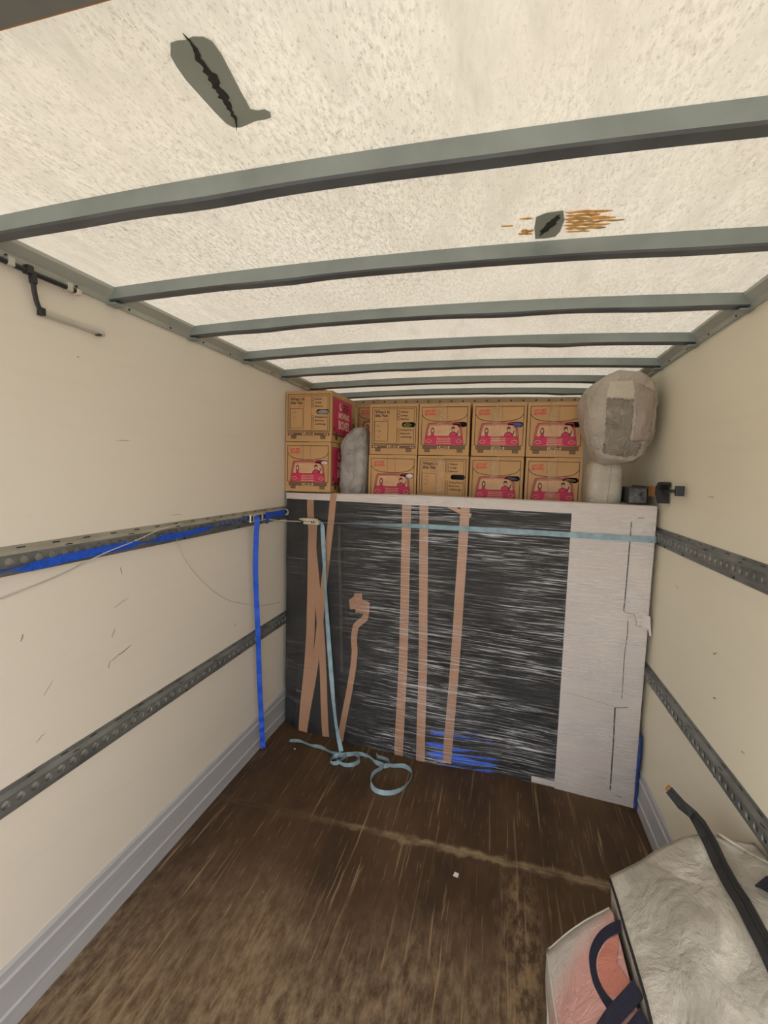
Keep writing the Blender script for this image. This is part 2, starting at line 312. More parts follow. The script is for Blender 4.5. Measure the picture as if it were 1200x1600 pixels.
class Geo:
    def __init__(s): s.v = []; s.f = []; s.m = []
    def quad(s, *p, m=0): i = len(s.v); s.v += [tuple(q) for q in p]; s.f.append(tuple(range(i, i + len(p)))); s.m.append(m)
    def box(s, a, b, m=0, bev=0):
        x0, y0, z0 = a; x1, y1, z1 = b
        if bev:
            bm = bmesh.new(); bmesh.ops.create_cube(bm, size=1)
            for v in bm.verts: v.co = Vector(((x0 + x1) / 2 + v.co.x * (x1 - x0), (y0 + y1) / 2 + v.co.y * (y1 - y0), (z0 + z1) / 2 + v.co.z * (z1 - z0)))
            bmesh.ops.bevel(bm, geom=bm.edges[:], offset=bev, segments=2, affect='EDGES', profile=.5)
            bm.verts.ensure_lookup_table(); i = len(s.v)
            s.v += [tuple(v.co) for v in bm.verts]
            for f in bm.faces: s.f.append(tuple(i + v.index for v in f.verts)); s.m.append(m)
            bm.free(); return s
        i = len(s.v)
        s.v += [(x, y, z) for x in (x0, x1) for y in (y0, y1) for z in (z0, z1)]
        for f in ((0, 1, 3, 2), (4, 6, 7, 5), (0, 4, 5, 1), (2, 3, 7, 6), (0, 2, 6, 4), (1, 5, 7, 3)):
            s.f.append(tuple(i + k for k in f)); s.m.append(m)
        return s
    def tube(s, pts, r, n=8, m=0, cap=True):
        pts = [Vector(p) for p in pts]; rs = r if hasattr(r, '__len__') else [r] * len(pts)
        i0 = len(s.v); up = None
        for k, p in enumerate(pts):
            t = (pts[min(k + 1, len(pts) - 1)] - pts[max(k - 1, 0)]).normalized()
            if up is None: up = t.orthogonal().normalized()
            up = (up - t * up.dot(t)).normalized(); sd = t.cross(up)
            for j in range(n):
                a = 2 * math.pi * j / n; s.v.append(tuple(p + (up * math.cos(a) + sd * math.sin(a)) * rs[k]))
        for k in range(len(pts) - 1):
            for j in range(n):
                a = i0 + k * n + j; b = i0 + k * n + (j + 1) % n; s.f.append((a, b, b + n, a + n)); s.m.append(m)
        if cap:
            s.f.append(tuple(i0 + j for j in range(n - 1, -1, -1))); s.m.append(m)
            s.f.append(tuple(i0 + (len(pts) - 1) * n + j for j in range(n))); s.m.append(m)
        return s
    def ribbon(s, pts, wdirs, width, th=.0015, m=0):
        pts = [Vector(p) for p in pts]; n = len(pts)
        ws = width if hasattr(width, '__len__') else [width] * n
        wd = [Vector(d).normalized() for d in wdirs] if hasattr(wdirs[0], '__len__') else [Vector(wdirs).normalized()] * n
        i0 = len(s.v)
        for k, p in enumerate(pts):
            t = (pts[min(k + 1, n - 1)] - pts[max(k - 1, 0)]).normalized()
            w = wd[k]; w = (w - t * w.dot(t)).normalized(); nn = t.cross(w)
            for a, b in ((-.5, -.5), (.5, -.5), (.5, .5), (-.5, .5)):
                s.v.append(tuple(p + w * ws[k] * a + nn * th * b))
        for k in range(n - 1):
            for j in range(4):
                a = i0 + k * 4 + j; b = i0 + k * 4 + (j + 1) % 4; s.f.append((a, b, b + 4, a + 4)); s.m.append(m)
        s.f.append((i0 + 3, i0 + 2, i0 + 1, i0)); e = i0 + (n - 1) * 4; s.f.append((e, e + 1, e + 2, e + 3)); s.m += [m, m]
        return s
    def prism(s, pts2, y0, y1, plane='XZ', m=0):          # closed profile pushed along an axis
        def P(a, b, t): return {'XZ': (a, t, b), 'XY': (a, b, t), 'YZ': (t, a, b)}[plane]
        i = len(s.v); n = len(pts2)
        s.v += [P(a, b, y0) for a, b in pts2] + [P(a, b, y1) for a, b in pts2]
        for k in range(n): s.f.append((i + k, i + (k + 1) % n, i + n + (k + 1) % n, i + n + k)); s.m.append(m)
        s.f.append(tuple(range(i + n - 1, i - 1, -1))); s.f.append(tuple(range(i + n, i + 2 * n))); s.m += [m, m]
        return s
    def build(s, name, mat, parent=None, smooth=False, mats=None):
        bm = bmesh.new(); vs = [bm.verts.new(v) for v in s.v]
        for f, m in zip(s.f, s.m):
            try: q = bm.faces.new([vs[k] for k in f]); q.material_index = m; q.smooth = smooth
            except ValueError: pass
        bmesh.ops.recalc_face_normals(bm, faces=bm.faces[:])
        me = bpy.data.meshes.new(name); bm.to_mesh(me); bm.free()
        for mm in (mats or [mat]): me.materials.append(MT[mm])
        o = bpy.data.objects.new(name, me); COL.objects.link(o)
        if parent: o.parent = parent
        return o
def spline(pts, n=8):                                      # Catmull-Rom through points
    P = [Vector(p) for p in pts]; P = [P[0] * 2 - P[1]] + P + [P[-1] * 2 - P[-2]]; out = []
    for i in range(1, len(P) - 2):
        for k in range(n):
            t = k / n; a, b, c, d = P[i - 1:i + 3]
            out.append(.5 * ((2 * b) + (c - a) * t + (2 * a - 5 * b + 4 * c - d) * t * t + (3 * b - a - 3 * c + d) * t ** 3))
    return out + [P[-2]]
def lerp(a, b, t): return a + (b - a) * t
def sstep(a, b, x): t = max(0, min(1, (x - a) / (b - a))); return t * t * (3 - 2 * t)
def dup(root, loc, rz, label, group=None):                 # a copy of a thing with its parts and sub-parts
    r = root.copy(); COL.objects.link(r); r.location = loc; r.rotation_euler = (0, 0, rz); r['label'] = label
    if group: r['group'] = group
    for ch in list(root.children):
        c = ch.copy(); COL.objects.link(c); c.parent = r
        for g in list(ch.children):
            d = g.copy(); COL.objects.link(d); d.parent = c
    return r

# ------------------------------------------------------------ the van body
fl = bpy.data.objects.new('floor', None); COL.objects.link(fl); tag(fl, 'dark brown scratched plywood van floor', kind='structure')
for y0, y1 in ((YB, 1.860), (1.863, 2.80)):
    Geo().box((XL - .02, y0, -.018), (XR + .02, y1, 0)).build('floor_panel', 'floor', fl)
Geo().box((XL - .02, YB, -.06), (XR + .02, 2.80, -.018)).build('subfloor', 'black', fl)
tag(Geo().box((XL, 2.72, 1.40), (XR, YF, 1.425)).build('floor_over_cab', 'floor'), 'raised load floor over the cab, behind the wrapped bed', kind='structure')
tag(Geo().box((XL, 2.72, 0), (XR, 2.745, 1.40)).build('wall_bulkhead', 'wall'), 'bulkhead below the raised floor', kind='structure')
wall_l = tag(Geo().box((XL - .03, YB, -.05), (XL, YF, ZT + .01)).build('wall_left', 'wall'), 'cream panel wall on the left', kind='structure')
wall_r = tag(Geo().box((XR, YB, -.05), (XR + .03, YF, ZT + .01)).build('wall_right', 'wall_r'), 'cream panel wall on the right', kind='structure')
tag(Geo().box((XL - .03, YF, 1.40), (XR + .03, YF + .03, ZT + .04)).build('wall_back', 'wall'), 'front end wall behind the boxes', kind='structure')
tag(Geo().box((-40, -50, -.98), (40, 45, -.95)).build('ground', 'yard'), 'unseen ground outside, kept pale to bounce light in', kind='structure')

# scuffs on the left wall
def scuff(y0, z0, y1, z1, w, wall=None, x=XL + .0006):
    g = Geo(); k = 5; pts = []
    for i in range(k + 1):
        t = i / k; pts.append((x, lerp(y0, y1, t), lerp(z0, z1, t) + random.uniform(-.002, .002)))
    g.ribbon(pts, (0, -(z1 - z0), (y1 - y0)), [w * (0.25 + math.sin(math.pi * (i + .3) / (k + .6))) * random.uniform(.6, 1) for i in range(k + 1)], .0004)
    g.build('scuff_mark', 'scuff', wall or wall_l)
for a in [(1.315, 1.265, 1.322, 1.235, .004), (.968, 1.14, .960, 1.118, .005), (1.28, 1.125, 1.35, 1.145, .003), (1.27, 1.02, 1.285, 1.05, .004),
          (1.255, .935, 1.355, .962, .005), (1.252, .915, 1.258, .938, .004), (1.02, .93, 1.05, .965, .003), (.99, .80, 1.02, .815, .003),
          (2.03, .81, 2.05, .815, .004), (1.31, 1.71, 1.37, 1.715, .002), (1.17, 1.96, 1.178, 1.963, .005), (1.57, 1.43, 1.64, 1.425, .0025)]: scuff(*a)
for a in [(1.72, 1.05, 1.75, 1.035, .006), (1.70, .90, 1.72, .89, .006), (1.85, 1.57, 1.90, 1.565, .003), (2.1, 1.18, 2.13, 1.185, .003), (1.5, .83, 1.52, .822, .004)]:
    scuff(*a, wall=wall_r, x=XR - .0006)

# translucent roof sheet
nx, ny = 24, 30; RY0 = .36
vs = [(lerp(XL - .02, XR + .02, i / nx), lerp(RY0, YF + .02, j / ny), 0) for j in range(ny + 1) for i in range(nx + 1)]
vs = [(x, y, roofz(max(XL, min(XR, x))) + .004) for x, y, _ in vs]
fs = [(j * (nx + 1) + i, j * (nx + 1) + i + 1, (j + 1) * (nx + 1) + i + 1, (j + 1) * (nx + 1) + i) for j in range(ny) for i in range(nx)]
ceil = tag(add_obj('ceiling', vs, fs, 'roof', smooth=True), 'translucent grimy fibreglass roof letting daylight through', kind='structure')

def make_bow(y, seed):
    rnd = random.Random(seed); g = Geo(); n = 40
    dents = [(rnd.uniform(-1.0, .55), rnd.uniform(.05, .16), rnd.uniform(.0015, .005)) for _ in range(4)]
    rows = []
    for i in range(n + 1):
        x = lerp(XL + .004, XR - .004, i / n); z = roofz(x)
        d = sum(a * math.exp(-((x - c) / w) ** 2) for c, w, a in dents)
        zb = z - .034 - d * .5
        rows.append([(x, y, z + .002), (x, y - .001, zb), (x, y + .004, zb - .004 - d * .3), (x, y + .030, zb - .006 - d * .4), (x, y + .034, zb + .002), (x, y + .034, zb + .010), (x, y + .006, zb + .006), (x, y + .006, z + .002)])
    for a, b in zip(rows[:-1], rows[1:]):
        k = len(a)
        for j in range(k):
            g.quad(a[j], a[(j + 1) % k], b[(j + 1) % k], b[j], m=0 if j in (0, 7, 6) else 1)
    for r in (rows[0], rows[-1]): g.quad(*r)
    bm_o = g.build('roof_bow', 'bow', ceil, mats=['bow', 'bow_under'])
    b = bmesh.new(); b.from_mesh(bm_o.data); bmesh.ops.remove_doubles(b, verts=b.verts, dist=.0002); bmesh.ops.recalc_face_normals(b, faces=b.faces[:]); b.to_mesh(bm_o.data); b.free()
    for s, xx in ((1, XL), (-1, XR)):                        # the little end bracket on the wall rail
        Geo().box((xx + s * .002, y - .004, ZT - .05), (xx + s * .042, y + .040, ZT - .044)).build('bow_end_plate', 'bow', bm_o)
for i, y in enumerate((.876, 1.285, 1.69, 2.10, 2.51, 2.92, 3.33)): make_bow(y, i + 3)

# roof patches, tear and tape residue (2-D outlines laid against the sheet)
def roof_poly(name, pts, mat, dz):
    V = [(x, y, roofz(x) + dz) for x, y in pts]; n = len(V)
    V2 = [(x, y, z - .0012) for x, y, z in V]
    return add_obj(name, V + V2, [tuple(range(n)), tuple(range(2 * n - 1, n - 1, -1))] + [(k, n + k, n + (k + 1) % n, (k + 1) % n) for k in range(n)], mat, ceil)
k = .952
P = [(-.515, .640), (-.510, .633), (-.497, .632), (-.485, .634), (-.470, .632), (-.455, .636), (-.447, .645), (-.446, .668), (-.449, .690), (-.455, .735), (-.459, .772), (-.448, .778), (-.435, .778), (-.428, .786), (-.432, .797), (-.446, .799), (-.462, .798), (-.480, .802), (-.500, .806), (-.513, .803), (-.520, .792), (-.524, .765), (-.527, .730), (-.530, .695), (-.528, .668), (-.524, .650)]
roof_poly('roof_patch', [(x * k, y * k) for x, y in P], 'patch', -.0005)
rnd = random.Random(4); T = []
spine = [(-.480, .622), (-.478, .640), (-.484, .665), (-.483, .69), (-.488, .715), (-.489, .74), (-.494, .765), (-.499, .79), (-.514, .815)]
spl = spline([(x, y, 0) for x, y in spine], 5); nn = len(spl)
for sgn in (1, -1):
    for i in (range(nn) if sgn > 0 else range(nn - 2, 0, -1)):
        wdt = .0075 * math.sin(math.pi * min(1, (i + .5) / nn * 1.02)) ** 1.2 * rnd.uniform(.35, 1.5) if 0 < i < nn - 1 else 0
        T.append(((spl[i].x + sgn * wdt) * k, spl[i].y * k))
roof_poly('roof_tear', T, 'tar', -.0020)
roof_poly('roof_patch', [(x * k, y * k) for x, y in [(.053, 1.222), (.075, 1.207), (.113, 1.203), (.121, 1.247), (.117, 1.30), (.108, 1.325), (.083, 1.33), (.058, 1.328), (.052, 1.27)]], 'patch', -.0005)
T = []
for i in range(34):
    a = 2 * math.pi * i / 34; r = rnd.uniform(.72, 1.08) * (.75 + .25 * abs(math.sin(a + .5))); T.append(((.087 + (.015 * math.cos(a) + .016 * math.sin(a)) * r) * k, (1.265 - .048 * math.sin(a) * r) * k))
roof_poly('sealant_blob', T, 'tar', -.0020)
for x0, x1, y, w in [(.118, .225, 1.213, .008), (.12, .20, 1.228, .010), (.118, .238, 1.243, .010), (.125, .215, 1.258, .010), (.122, .232, 1.272, .009), (.128, .226, 1.288, .012), (.132, .19, 1.303, .006), (.014, .045, 1.232, .006), (.02, .052, 1.29, .012), (.012, .05, 1.305, .008), (-.03, .0, 1.262, .004), (.20, .262, 1.256, .006)]:
    top = [(lerp(x0, x1, t / 8) * k, (y + .08 * (lerp(x0, x1, t / 8) - .12) + w * .85 * rnd.uniform(.25, 1) * (1 if 0 < t < 8 else .1)) * k) for t in range(9)]
    bot = [(lerp(x0, x1, t / 8) * k, (y + .08 * (lerp(x0, x1, t / 8) - .12) - w * .85 * rnd.uniform(.25, 1) * (1 if 0 < t < 8 else .1)) * k) for t in range(8, -1, -1)]
    roof_poly('tape_residue', top + bot, 'residue', -.0004)

# cant rails where roof meets wall
for i, (xw, s) in enumerate(((XL, 1), (XR, -1))):
    prof = [(xw, ZT + .004), (xw + s * .034, ZT + .005), (xw + s * .034, ZT - .006), (xw + s * .013, ZT - .030), (xw + s * .010, ZT - .046), (xw, ZT - .046)]
    t = tag(Geo().prism(prof, RY0, YF).build('trim_%d' % (i + 1), 'cant'), 'grey-green metal rail along the %s roof edge' % ('left', 'right')[i], kind='structure')
    for y in [.55 + .205 * q for q in range(15)]:
        Geo().tube([(xw + s * .008, y, ZT - .038), (xw + s * .0145, y, ZT - .038)], .004, 6).build('rivet', 'screw', t)
# header beam over the rear door and the rolled up shutter behind it
hb = tag(Geo().prism([(.30, 2.225), (.30, 2.172), (.424, 2.172), (.428, 2.148), (.462, 2.150), (.462, 2.225)], XL, XR, 'YZ').build('trim_3', 'header'), 'dark header beam above the rear opening', kind='structure')
Geo().box((XL, .4622, 2.1502), (XR, .4640, 2.1535)).build('beam_lip', 'wood_or', hb)
tag(Geo().box((XL, YB, 2.165), (XR, .2995, 2.21)).build('ceiling_shutter', 'shutter'), 'rolled up shutter door under the rear roof', kind='structure')
fr = tag(Geo().box((XL, YF - .03, 2.165), (XR, YF, 2.222)).build('trim_4', 'front'), 'brown riveted header strip at the front end', kind='structure')
for q in range(22): Geo().tube([(XL + .06 + q * .092, YF - .034, 2.200), (XL + .06 + q * .092, YF - .028, 2.200)], .007, 6).build('rivet', 'screw', fr)

# kick rails (baseboards)
for nm, xw, s, yb in (('baseboard_left', XL, 1, 2.72), ('baseboard_right', XR, -1, 2.72)):
    pr = [(0, 0), (.013, 0), (.013, .052), (.017, .056), (.017, .064), (.011, .068), (.011, .150), (.016, .154), (.016, .162), (.010, .167), (.009, .192), (.004, .199), (0, .199)]
    sc_d = 1.0 if s > 0 else .8
    tag(Geo().prism([(xw + s * a * sc_d, b) for a, b in pr], YB, yb).build(nm, 'kick'), 'grey metal kick rail along the foot of the %s wall' % ('left' if s > 0 else 'right'), kind='structure')

# ------------------------------------------------------------ lashing rails with round holes
def lashing_rail(xw, s, zc, y0, y1, pale, label):
    t = thing('lashing_rail', label, 'rail', (xw, y0, zc), 0, 'perforated lashing rails on the walls')
    L = y1 - y0; g = Geo(); P = .041; r = .0125; dw = .017
    # outline: flange, slope, web, slope, flange
    hw, hs, hf = .019, .027, .041
    def X(d): return s * d
    for sg in (1, -1):
        strips = [((.0035, hf), (.0045, hs + .001)), ((.0045, hs + .001), (dw, hw))]
        for q, ((d0, z0), (d1, z1)) in enumerate(strips):
            g.quad((X(d0), 0, sg * z0), (X(d0), L, sg * z0), (X(d1), L, sg * z1), (X(d1), 0, sg * z1), m=1 if (q == 0 or True) and sg > 0 and pale else 0)
        g.quad((0, 0, sg * hf), (0, L, sg * hf), (X(.0035), L, sg * hf), (X(.0035), 0, sg * hf), m=1 if pale and sg > 0 else 0)
    nh = int(L / P); off = (L - nh * P) / 2; NS = 16
    g.quad((X(dw), 0, -hw), (X(dw), off, -hw), (X(dw), off, hw), (X(dw), 0, hw)); g.quad((X(dw), L - off, -hw), (X(dw), L, -hw), (X(dw), L, hw), (X(dw), L - off, hw))
    for h in range(nh):
        cy = off + (h + .5) * P
        inner = []; outer = []; back = []
        for a in range(NS):
            an = 2 * math.pi * a / NS; c, sn = math.cos(an), math.sin(an)
            inner.append((X(dw), cy + r * c, r * sn)); back.append((X(dw - .004), cy + r * .9 * c, r * .9 * sn))
            kx = min((P / 2) / abs(c) if abs(c) > 1e-6 else 9, hw / abs(sn) if abs(sn) > 1e-6 else 9)
            outer.append((X(dw), cy + kx * c, kx * sn))
        # push the outer ring out to the cell's corners
        for a in range(NS):
            b = (a + 1) % NS; g.quad(outer[a], outer[b], inner[b], inner[a]); g.quad(inner[a], inner[b], back[b], back[a])
        for sy in (1, -1):
            for sz in (1, -1):
                cnr = (X(dw), cy + sy * P / 2, sz * hw)
                near = sorted(range(NS), key=lambda a: (outer[a][1] - cnr[1]) ** 2 + (outer[a][2] - cnr[2]) ** 2)[:2]
                g.quad(outer[near[0]], cnr, outer[near[1]])
    g.build('rail_body', 'rail', t, mats=['rail', 'rail_pale'])
    y = .10
    while y < L:
        Geo().ribbon([(X(.005), y - .012, hf - .007), (X(.005), y + .012, hf - .007)], (0, 0, 1), .0035, .001).build('slot', 'screw', t)
        if int(y * 100) % 3 == 0: Geo().tube([(X(.003), y + .05, -hf + .007), (X(.0075), y + .05, -hf + .007)], .0042, 6).build('bolt', 'screw', t)
        y += .105
    y = .16
    while y < L:
        Geo().ribbon([(X(.0115), y - .010, hs - .007), (X(.0135), y + .006, hs - .003), (X(.0145), y + .018, hs - .005)], (0, 0, 1), .003, .001).build('clip', 'screw', t)
        y += .246
    return t
lashing_rail(XL, 1, 1.357, .45, 2.72, True, 'upper perforated steel lashing rail on the left wall, blue strap along it')
lashing_rail(XL, 1, .681, .45, 2.72, False, 'lower perforated steel lashing rail on the left wall')
lashing_rail(XR, -1, 1.357, .45, 2.72, False, 'upper perforated steel lashing rail on the right wall')
lashing_rail(XR, -1, .690, .45, 2.72, False, 'lower perforated steel lashing rail on the right wall, above the zipped bag')

# ------------------------------------------------------------ the wrapped bed across the van
A = Vector((-1.298, 2.578, 0)); B = Vector((.713, 2.367, 0)); LP = (B - A).length
S = (B - A).normalized(); NF = Vector((S.y, -S.x, 0))            # NF faces the rear door
if NF.y > 0: NF = -NF
HP = 1.500
def topz(s): return 1.482 + .018 * sstep(0, .9, s)
def F(s, z, off=0):
    b = .058 * sstep(0, .16, s) * (1 - sstep(.95, 1.45, s)) * (1 - sstep(0, .75, z)) ** 1.5
    b += .004 * noise.noise((s * 4, z * 5, 0)) + .002 * noise.noise((s * 13, z * 17, 3))
    return A + S * s + Vector((0, 0, z)) + NF * (b + off)
def front_sheet(name, s0, s1, z0, z1, off, th, mat, parent, ns=40, nz=40, uvs=True, zf=None):
    V, UV, Fc = [], [], []
    for layer in (0, 1):
        for j in range(nz + 1):
            for i in range(ns + 1):
                s = lerp(s0, s1, i / ns); zt = zf(s) if zf else z1; z = lerp(z0, zt, j / nz)
                V.append(F(s, z, off - layer * th)); UV.append((s, z))
    W = ns + 1; K = W * (nz + 1)
    for j in range(nz):
        for i in range(ns):
            a = j * W + i; Fc.append((a, a + 1, a + W + 1, a + W)); Fc.append((K + a, K + a + W, K + a + W + 1, K + a + 1))
    for i in range(ns):
        a = i; Fc.append((a, K + a, K + a + 1, a + 1)); a = nz * W + i; Fc.append((a, a + 1, K + a + 1, K + a))
    for j in range(nz):
        a = j * W; Fc.append((a, a + W, K + a + W, K + a)); a = j * W + ns; Fc.append((a, K + a, K + a + W, a + W))
    return add_obj(name, V, Fc, mat, parent, True if th < .01 else False, UV)
bed = thing('wrapped_bed', 'large flat bed wrapped in black plastic, pale cardboard and stretch film', 'wrapped furniture')
front_sheet('black_cover', .020, LP - .004, .002, HP, 0, .095, 'sheet', bed, zf=lambda s: topz(s) - .006)
front_sheet('cardboard_side', 1.655, LP, .0, HP, .004, .098, 'cardw', bed, 12, 40, zf=topz)
front_sheet('cardboard_top', .0185, 1.6548, 1.446, HP, .0045, .102, 'cardw', bed, 40, 3, zf=topz)
front_sheet('cardboard_foot', 1.54, 1.6548, .006, .038, .0045, .02, 'cardw', bed, 6, 2)
def tape(pts, w, off=.0032, name='tape'):
    P2 = spline([(s, z, 0) for s, z in pts], 10); g = Geo(); n = len(P2)
    pos = [F(p.x, p.y, off) for p in P2]; wd = []
    for i in range(n):
        t = P2[min(i + 1, n - 1)] - P2[max(i - 1, 0)]; d = Vector((-t.y, t.x)).normalized(); wd.append(S * d.x + Vector((0, 0, d.y)))
    return g.ribbon(pos, wd, w, .0008).build(name, 'tape', bed)
tape([(.188, topz(.2)), (.195, 1.28), (.27, .65), (.345, .004)], .046)
tape([(.205, 1.30), (.20, .65), (.185, .004)], .058, .0042)
tape([(.345, topz(.3)), (.28, .85), (.235, .35), (.195, .004)], .042, .0052)
tape([(.798, topz(.8)), (.806, .7), (.815, .004)], .052)
tape([(.897, topz(.9)), (.92, .7), (.945, .004)], .050)
tape([(1.128, topz(1.1)), (1.11, .7), (1.092, .022)], .050)
tape([(1.035, 1.452), (1.10, 1.425), (1.16, 1.405)], .022, .004)
tape([(.572, .86), (.565, .77), (.535, .735), (.505, .70), (.495, .62), (.503, .53), (.487, .34), (.443, .004)], .038, .005)
tape([(.462, .832), (.515, .842), (.575, .836)], .060, .0060)
tape([(.515, .905), (.520, .85), (.528, .79)], .050, .0052)
tape([(.478, .875), (.52, .83), (.55, .795)], .034, .0070)
# dark fold in the sheet
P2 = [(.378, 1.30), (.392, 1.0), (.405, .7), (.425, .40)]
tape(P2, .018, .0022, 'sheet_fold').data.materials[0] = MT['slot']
# slots in the cardboard, the shade inside them laid on as thin dark strips
def slot(pts, w):
    o = tape(pts, w, .0046, 'slot'); o.data.materials[0] = MT['slot']
slot([(1.920, 1.422), (1.919, 1.295), (1.917, 1.056), (1.915, .987)], .0055)
slot([(1.915, .987), (1.93, .978), (1.958, .977), (1.964, .967)], .0025); slot([(1.964, .967), (1.972, .945), (1.976, .922), (2.02, .924)], .002)
slot([(1.945, 1.441), (1.972, 1.443)], .003); slot([(1.936, .942), (1.938, .869), (1.933, .761), (1.936, .546)], .0035)
slot([(1.909, .496), (1.94, .502), (1.966, .509)], .003); slot([(1.909, .496), (1.913, .32), (1.915, .062)], .007)
slot([(1.94, .045), (1.971, .039)], .003); slot([(1.67, .53), (1.78, .52), (1.909, .50)], .0012)
# torn flap on the right edge
g = Geo(); pts = [(1.985, .985), (2.028, .975), (2.032, .93), (2.038, .885), (2.030, .882), (2.022, .915), (1.99, .925)]
V = [F(s, z, .012 if s > 2.0 else .006) for s, z in pts]; V2 = [v - NF * .004 for v in V]; n = len(V)
add_obj('torn_flap', V + V2, [tuple(range(n)), tuple(range(2 * n - 1, n - 1, -1))] + [(i, n + i, n + (i + 1) % n, (i + 1) % n) for i in range(n)], 'cardw', bed)
# blue sheet bunched in the gap on the right
g = Geo(); pr = []
for j in range(10):
    z = .004 + j * .042
    wv = .003 * math.sin(j * 1.9); pr.append((F(LP + .0015, z, .004), F(LP + .0040, z, .022 + wv), F(LP + .0085, z, .026 + wv), F(LP + .0085, z, -.05)))
for a, b in zip(pr[:-1], pr[1:]):
    for q in range(4): g.quad(a[q], a[(q + 1) % 4], b[(q + 1) % 4], b[q])
g.quad(*pr[-1]); tag(g.build('blue_sheet_edge', 'blue_sheet', bed), 'blue sheet edge at the right')
# film over everything
front_sheet('stretch_film', .018, LP + .001, .004, HP, .0085, .0004, 'film', bed, 60, 50, zf=lambda s: topz(s) + .002)
def film_tail(pts, ws):
    P3 = spline([F(s, z, o) for s, z, o in pts], 6); g = Geo()
    g.ribbon(P3, [S + Vector((0, 0, -.6))] * len(P3), [lerp(ws[0], ws[1], i / (len(P3) - 1)) for i in range(len(P3))], .0005).build('film_tail', 'film', bed)
film_tail([(.01, 1.46, .012), (.06, 1.39, .016), (.10, 1.335, .016)], (.014, .004)); film_tail([(.10, 1.33, .014), (.07, 1.27, .012), (.065, 1.20, .010)], (.006, .020)); film_tail([(.03, 1.30, .010), (.05, 1.23, .012), (.02, 1.20, .010)], (.02, .01))

# ------------------------------------------------------------ straps
st = thing('cargo_strap', 'pale blue cam-buckle strap across the wrapped bed, tail coiled on the floor', 'strap')
pts = spline([F(s, z, o) for s, z, o in [(.27, 1.314, .024), (.55, 1.322, .016), (.83, 1.330, .0125), (1.3, 1.337, .012), (1.7, 1.341, .012), (LP - .002, 1.343, .012)]], 10)
n = len(pts); wd = []
for i in range(n):
    a = sstep(0, .55, i / (n - 1)) * math.pi / 2 * .96; wd.append(Vector((0, 0, 1)) * math.sin(a) + NF * math.cos(a))
Geo().ribbon(pts, wd, [lerp(.014, .027, sstep(0, .6, i / (n - 1))) for i in range(n)], .0016).build('webbing', 'web_pale', st)
e = F(LP, 1.343, .012)
Geo().ribbon(spline([e, e + Vector((.0045, .006, 0)), e + Vector((.003, .10, .0))], 5), (0, 0, 1), .027, .0012).build('webbing_end', 'web_pale', st)
e = F(.13, 1.311, .024)
Geo().tube(spline([Vector((XL + .024, 2.30, 1.345)), Vector((XL + .05, 2.40, 1.327)), e], 6), .0028, 6).build('anchor_cord', 'cord', st)
bk = Geo(); o = F(.2, 1.313, .03)
def bkbox(s0, s1, z0, z1, d0, d1, bev=.003):
    c = Geo().box((s0, d0, z0), (s1, d1, z1), bev=bev)
    bk_v = [tuple(o + S * x + Vector((0, 0, z)) + NF * y) for x, y, z in c.v]; i = len(bk.v)
    bk.v += bk_v; bk.f += [tuple(i + q for q in f) for f in c.f]; bk.m += c.m
bkbox(-.052, .050, .006, .022, -.012, .016); bkbox(-.040, .062, -.014, .004, -.012, .012); bkbox(-.066, -.02, .012, .020, -.004, .02); bkbox(.046, .064, -.012, .014, -.008, .014)
bb = bk.build('cam_buckle', 'buckle', st)
bk = Geo(); bkbox(.018, .024, -.005, .008, .015, .019, .001); bkbox(.032, .038, -.005, .008, .015, .019, .001); bk.build('buckle_slots', 'screw', bb)
tl = spline([F(.262, 1.316, .03), F(.285, 1.298, .035), F(.292, 1.20, .030), F(.318, .85, .034), F(.36, .50, .042), Vector((-.868, 2.385, .20)), Vector((-.812, 2.345, .022))], 8)
wd = [S + NF * .5 * math.sin(i * .35) for i in range(len(tl))]
Geo().ribbon(tl, wd, .025, .0016).build('strap_tail', 'web_pale', st)
# the tail's loops standing on edge on the floor
c1 = [(-.812, 2.345, .02), (-.818, 2.30, .014), (-.795, 2.262, .014), (-.755, 2.250, .014), (-.712, 2.268, .014), (-.692, 2.310, .014), (-.712, 2.348, .014), (-.760, 2.352, .014), (-.800, 2.325, .016), (-.838, 2.300, .015), (-.845, 2.262, .014), (-.822, 2.245, .014), (-.795, 2.262, .0155), (-.785, 2.30, .016), (-.775, 2.335, .016)]
c2 = [(-.775, 2.335, .016), (-.72, 2.365, .014), (-.655, 2.362, .013), (-.60, 2.322, .013), (-.545, 2.305, .013), (-.522, 2.330, .013), (-.545, 2.362, .013), (-.60, 2.372, .013), (-.615, 2.39, .013)]
c3 = [(-.60, 2.322, .0135), (-.55, 2.30, .013), (-.585, 2.235, .013), (-.585, 2.165, .013), (-.545, 2.108, .013), (-.475, 2.105, .013), (-.418, 2.150, .013), (-.388, 2.225, .013), (-.392, 2.300, .013), (-.440, 2.335, .013), (-.50, 2.318, .0145), (-.545, 2.312, .015)]
for c in (c1, c2, c3):
    q = spline(c, 7); Geo().ribbon(q, [Vector((.25 * math.sin(i * .3), .25 * math.cos(i * .21), 1)) for i in range(len(q))], .024, .0016).build('floor_loop', 'web_pale', st)
q = spline([(-1.155, 2.385, .004), (-1.09, 2.392, .006), (-1.02, 2.378, .005), (-.95, 2.372, .007), (-.887, 2.350, .006), (-.83, 2.338, .010), (-.79, 2.335, .016)], 7)
Geo().ribbon(q, [Vector((.1, 1, .3 * math.sin(i * .4))) for i in range(len(q))], .022, .0016).build('strap_end', 'web_pale', st)

bs = thing('ratchet_strap', 'bright blue ratchet strap along the upper left rail, one end hanging to the floor', 'strap')
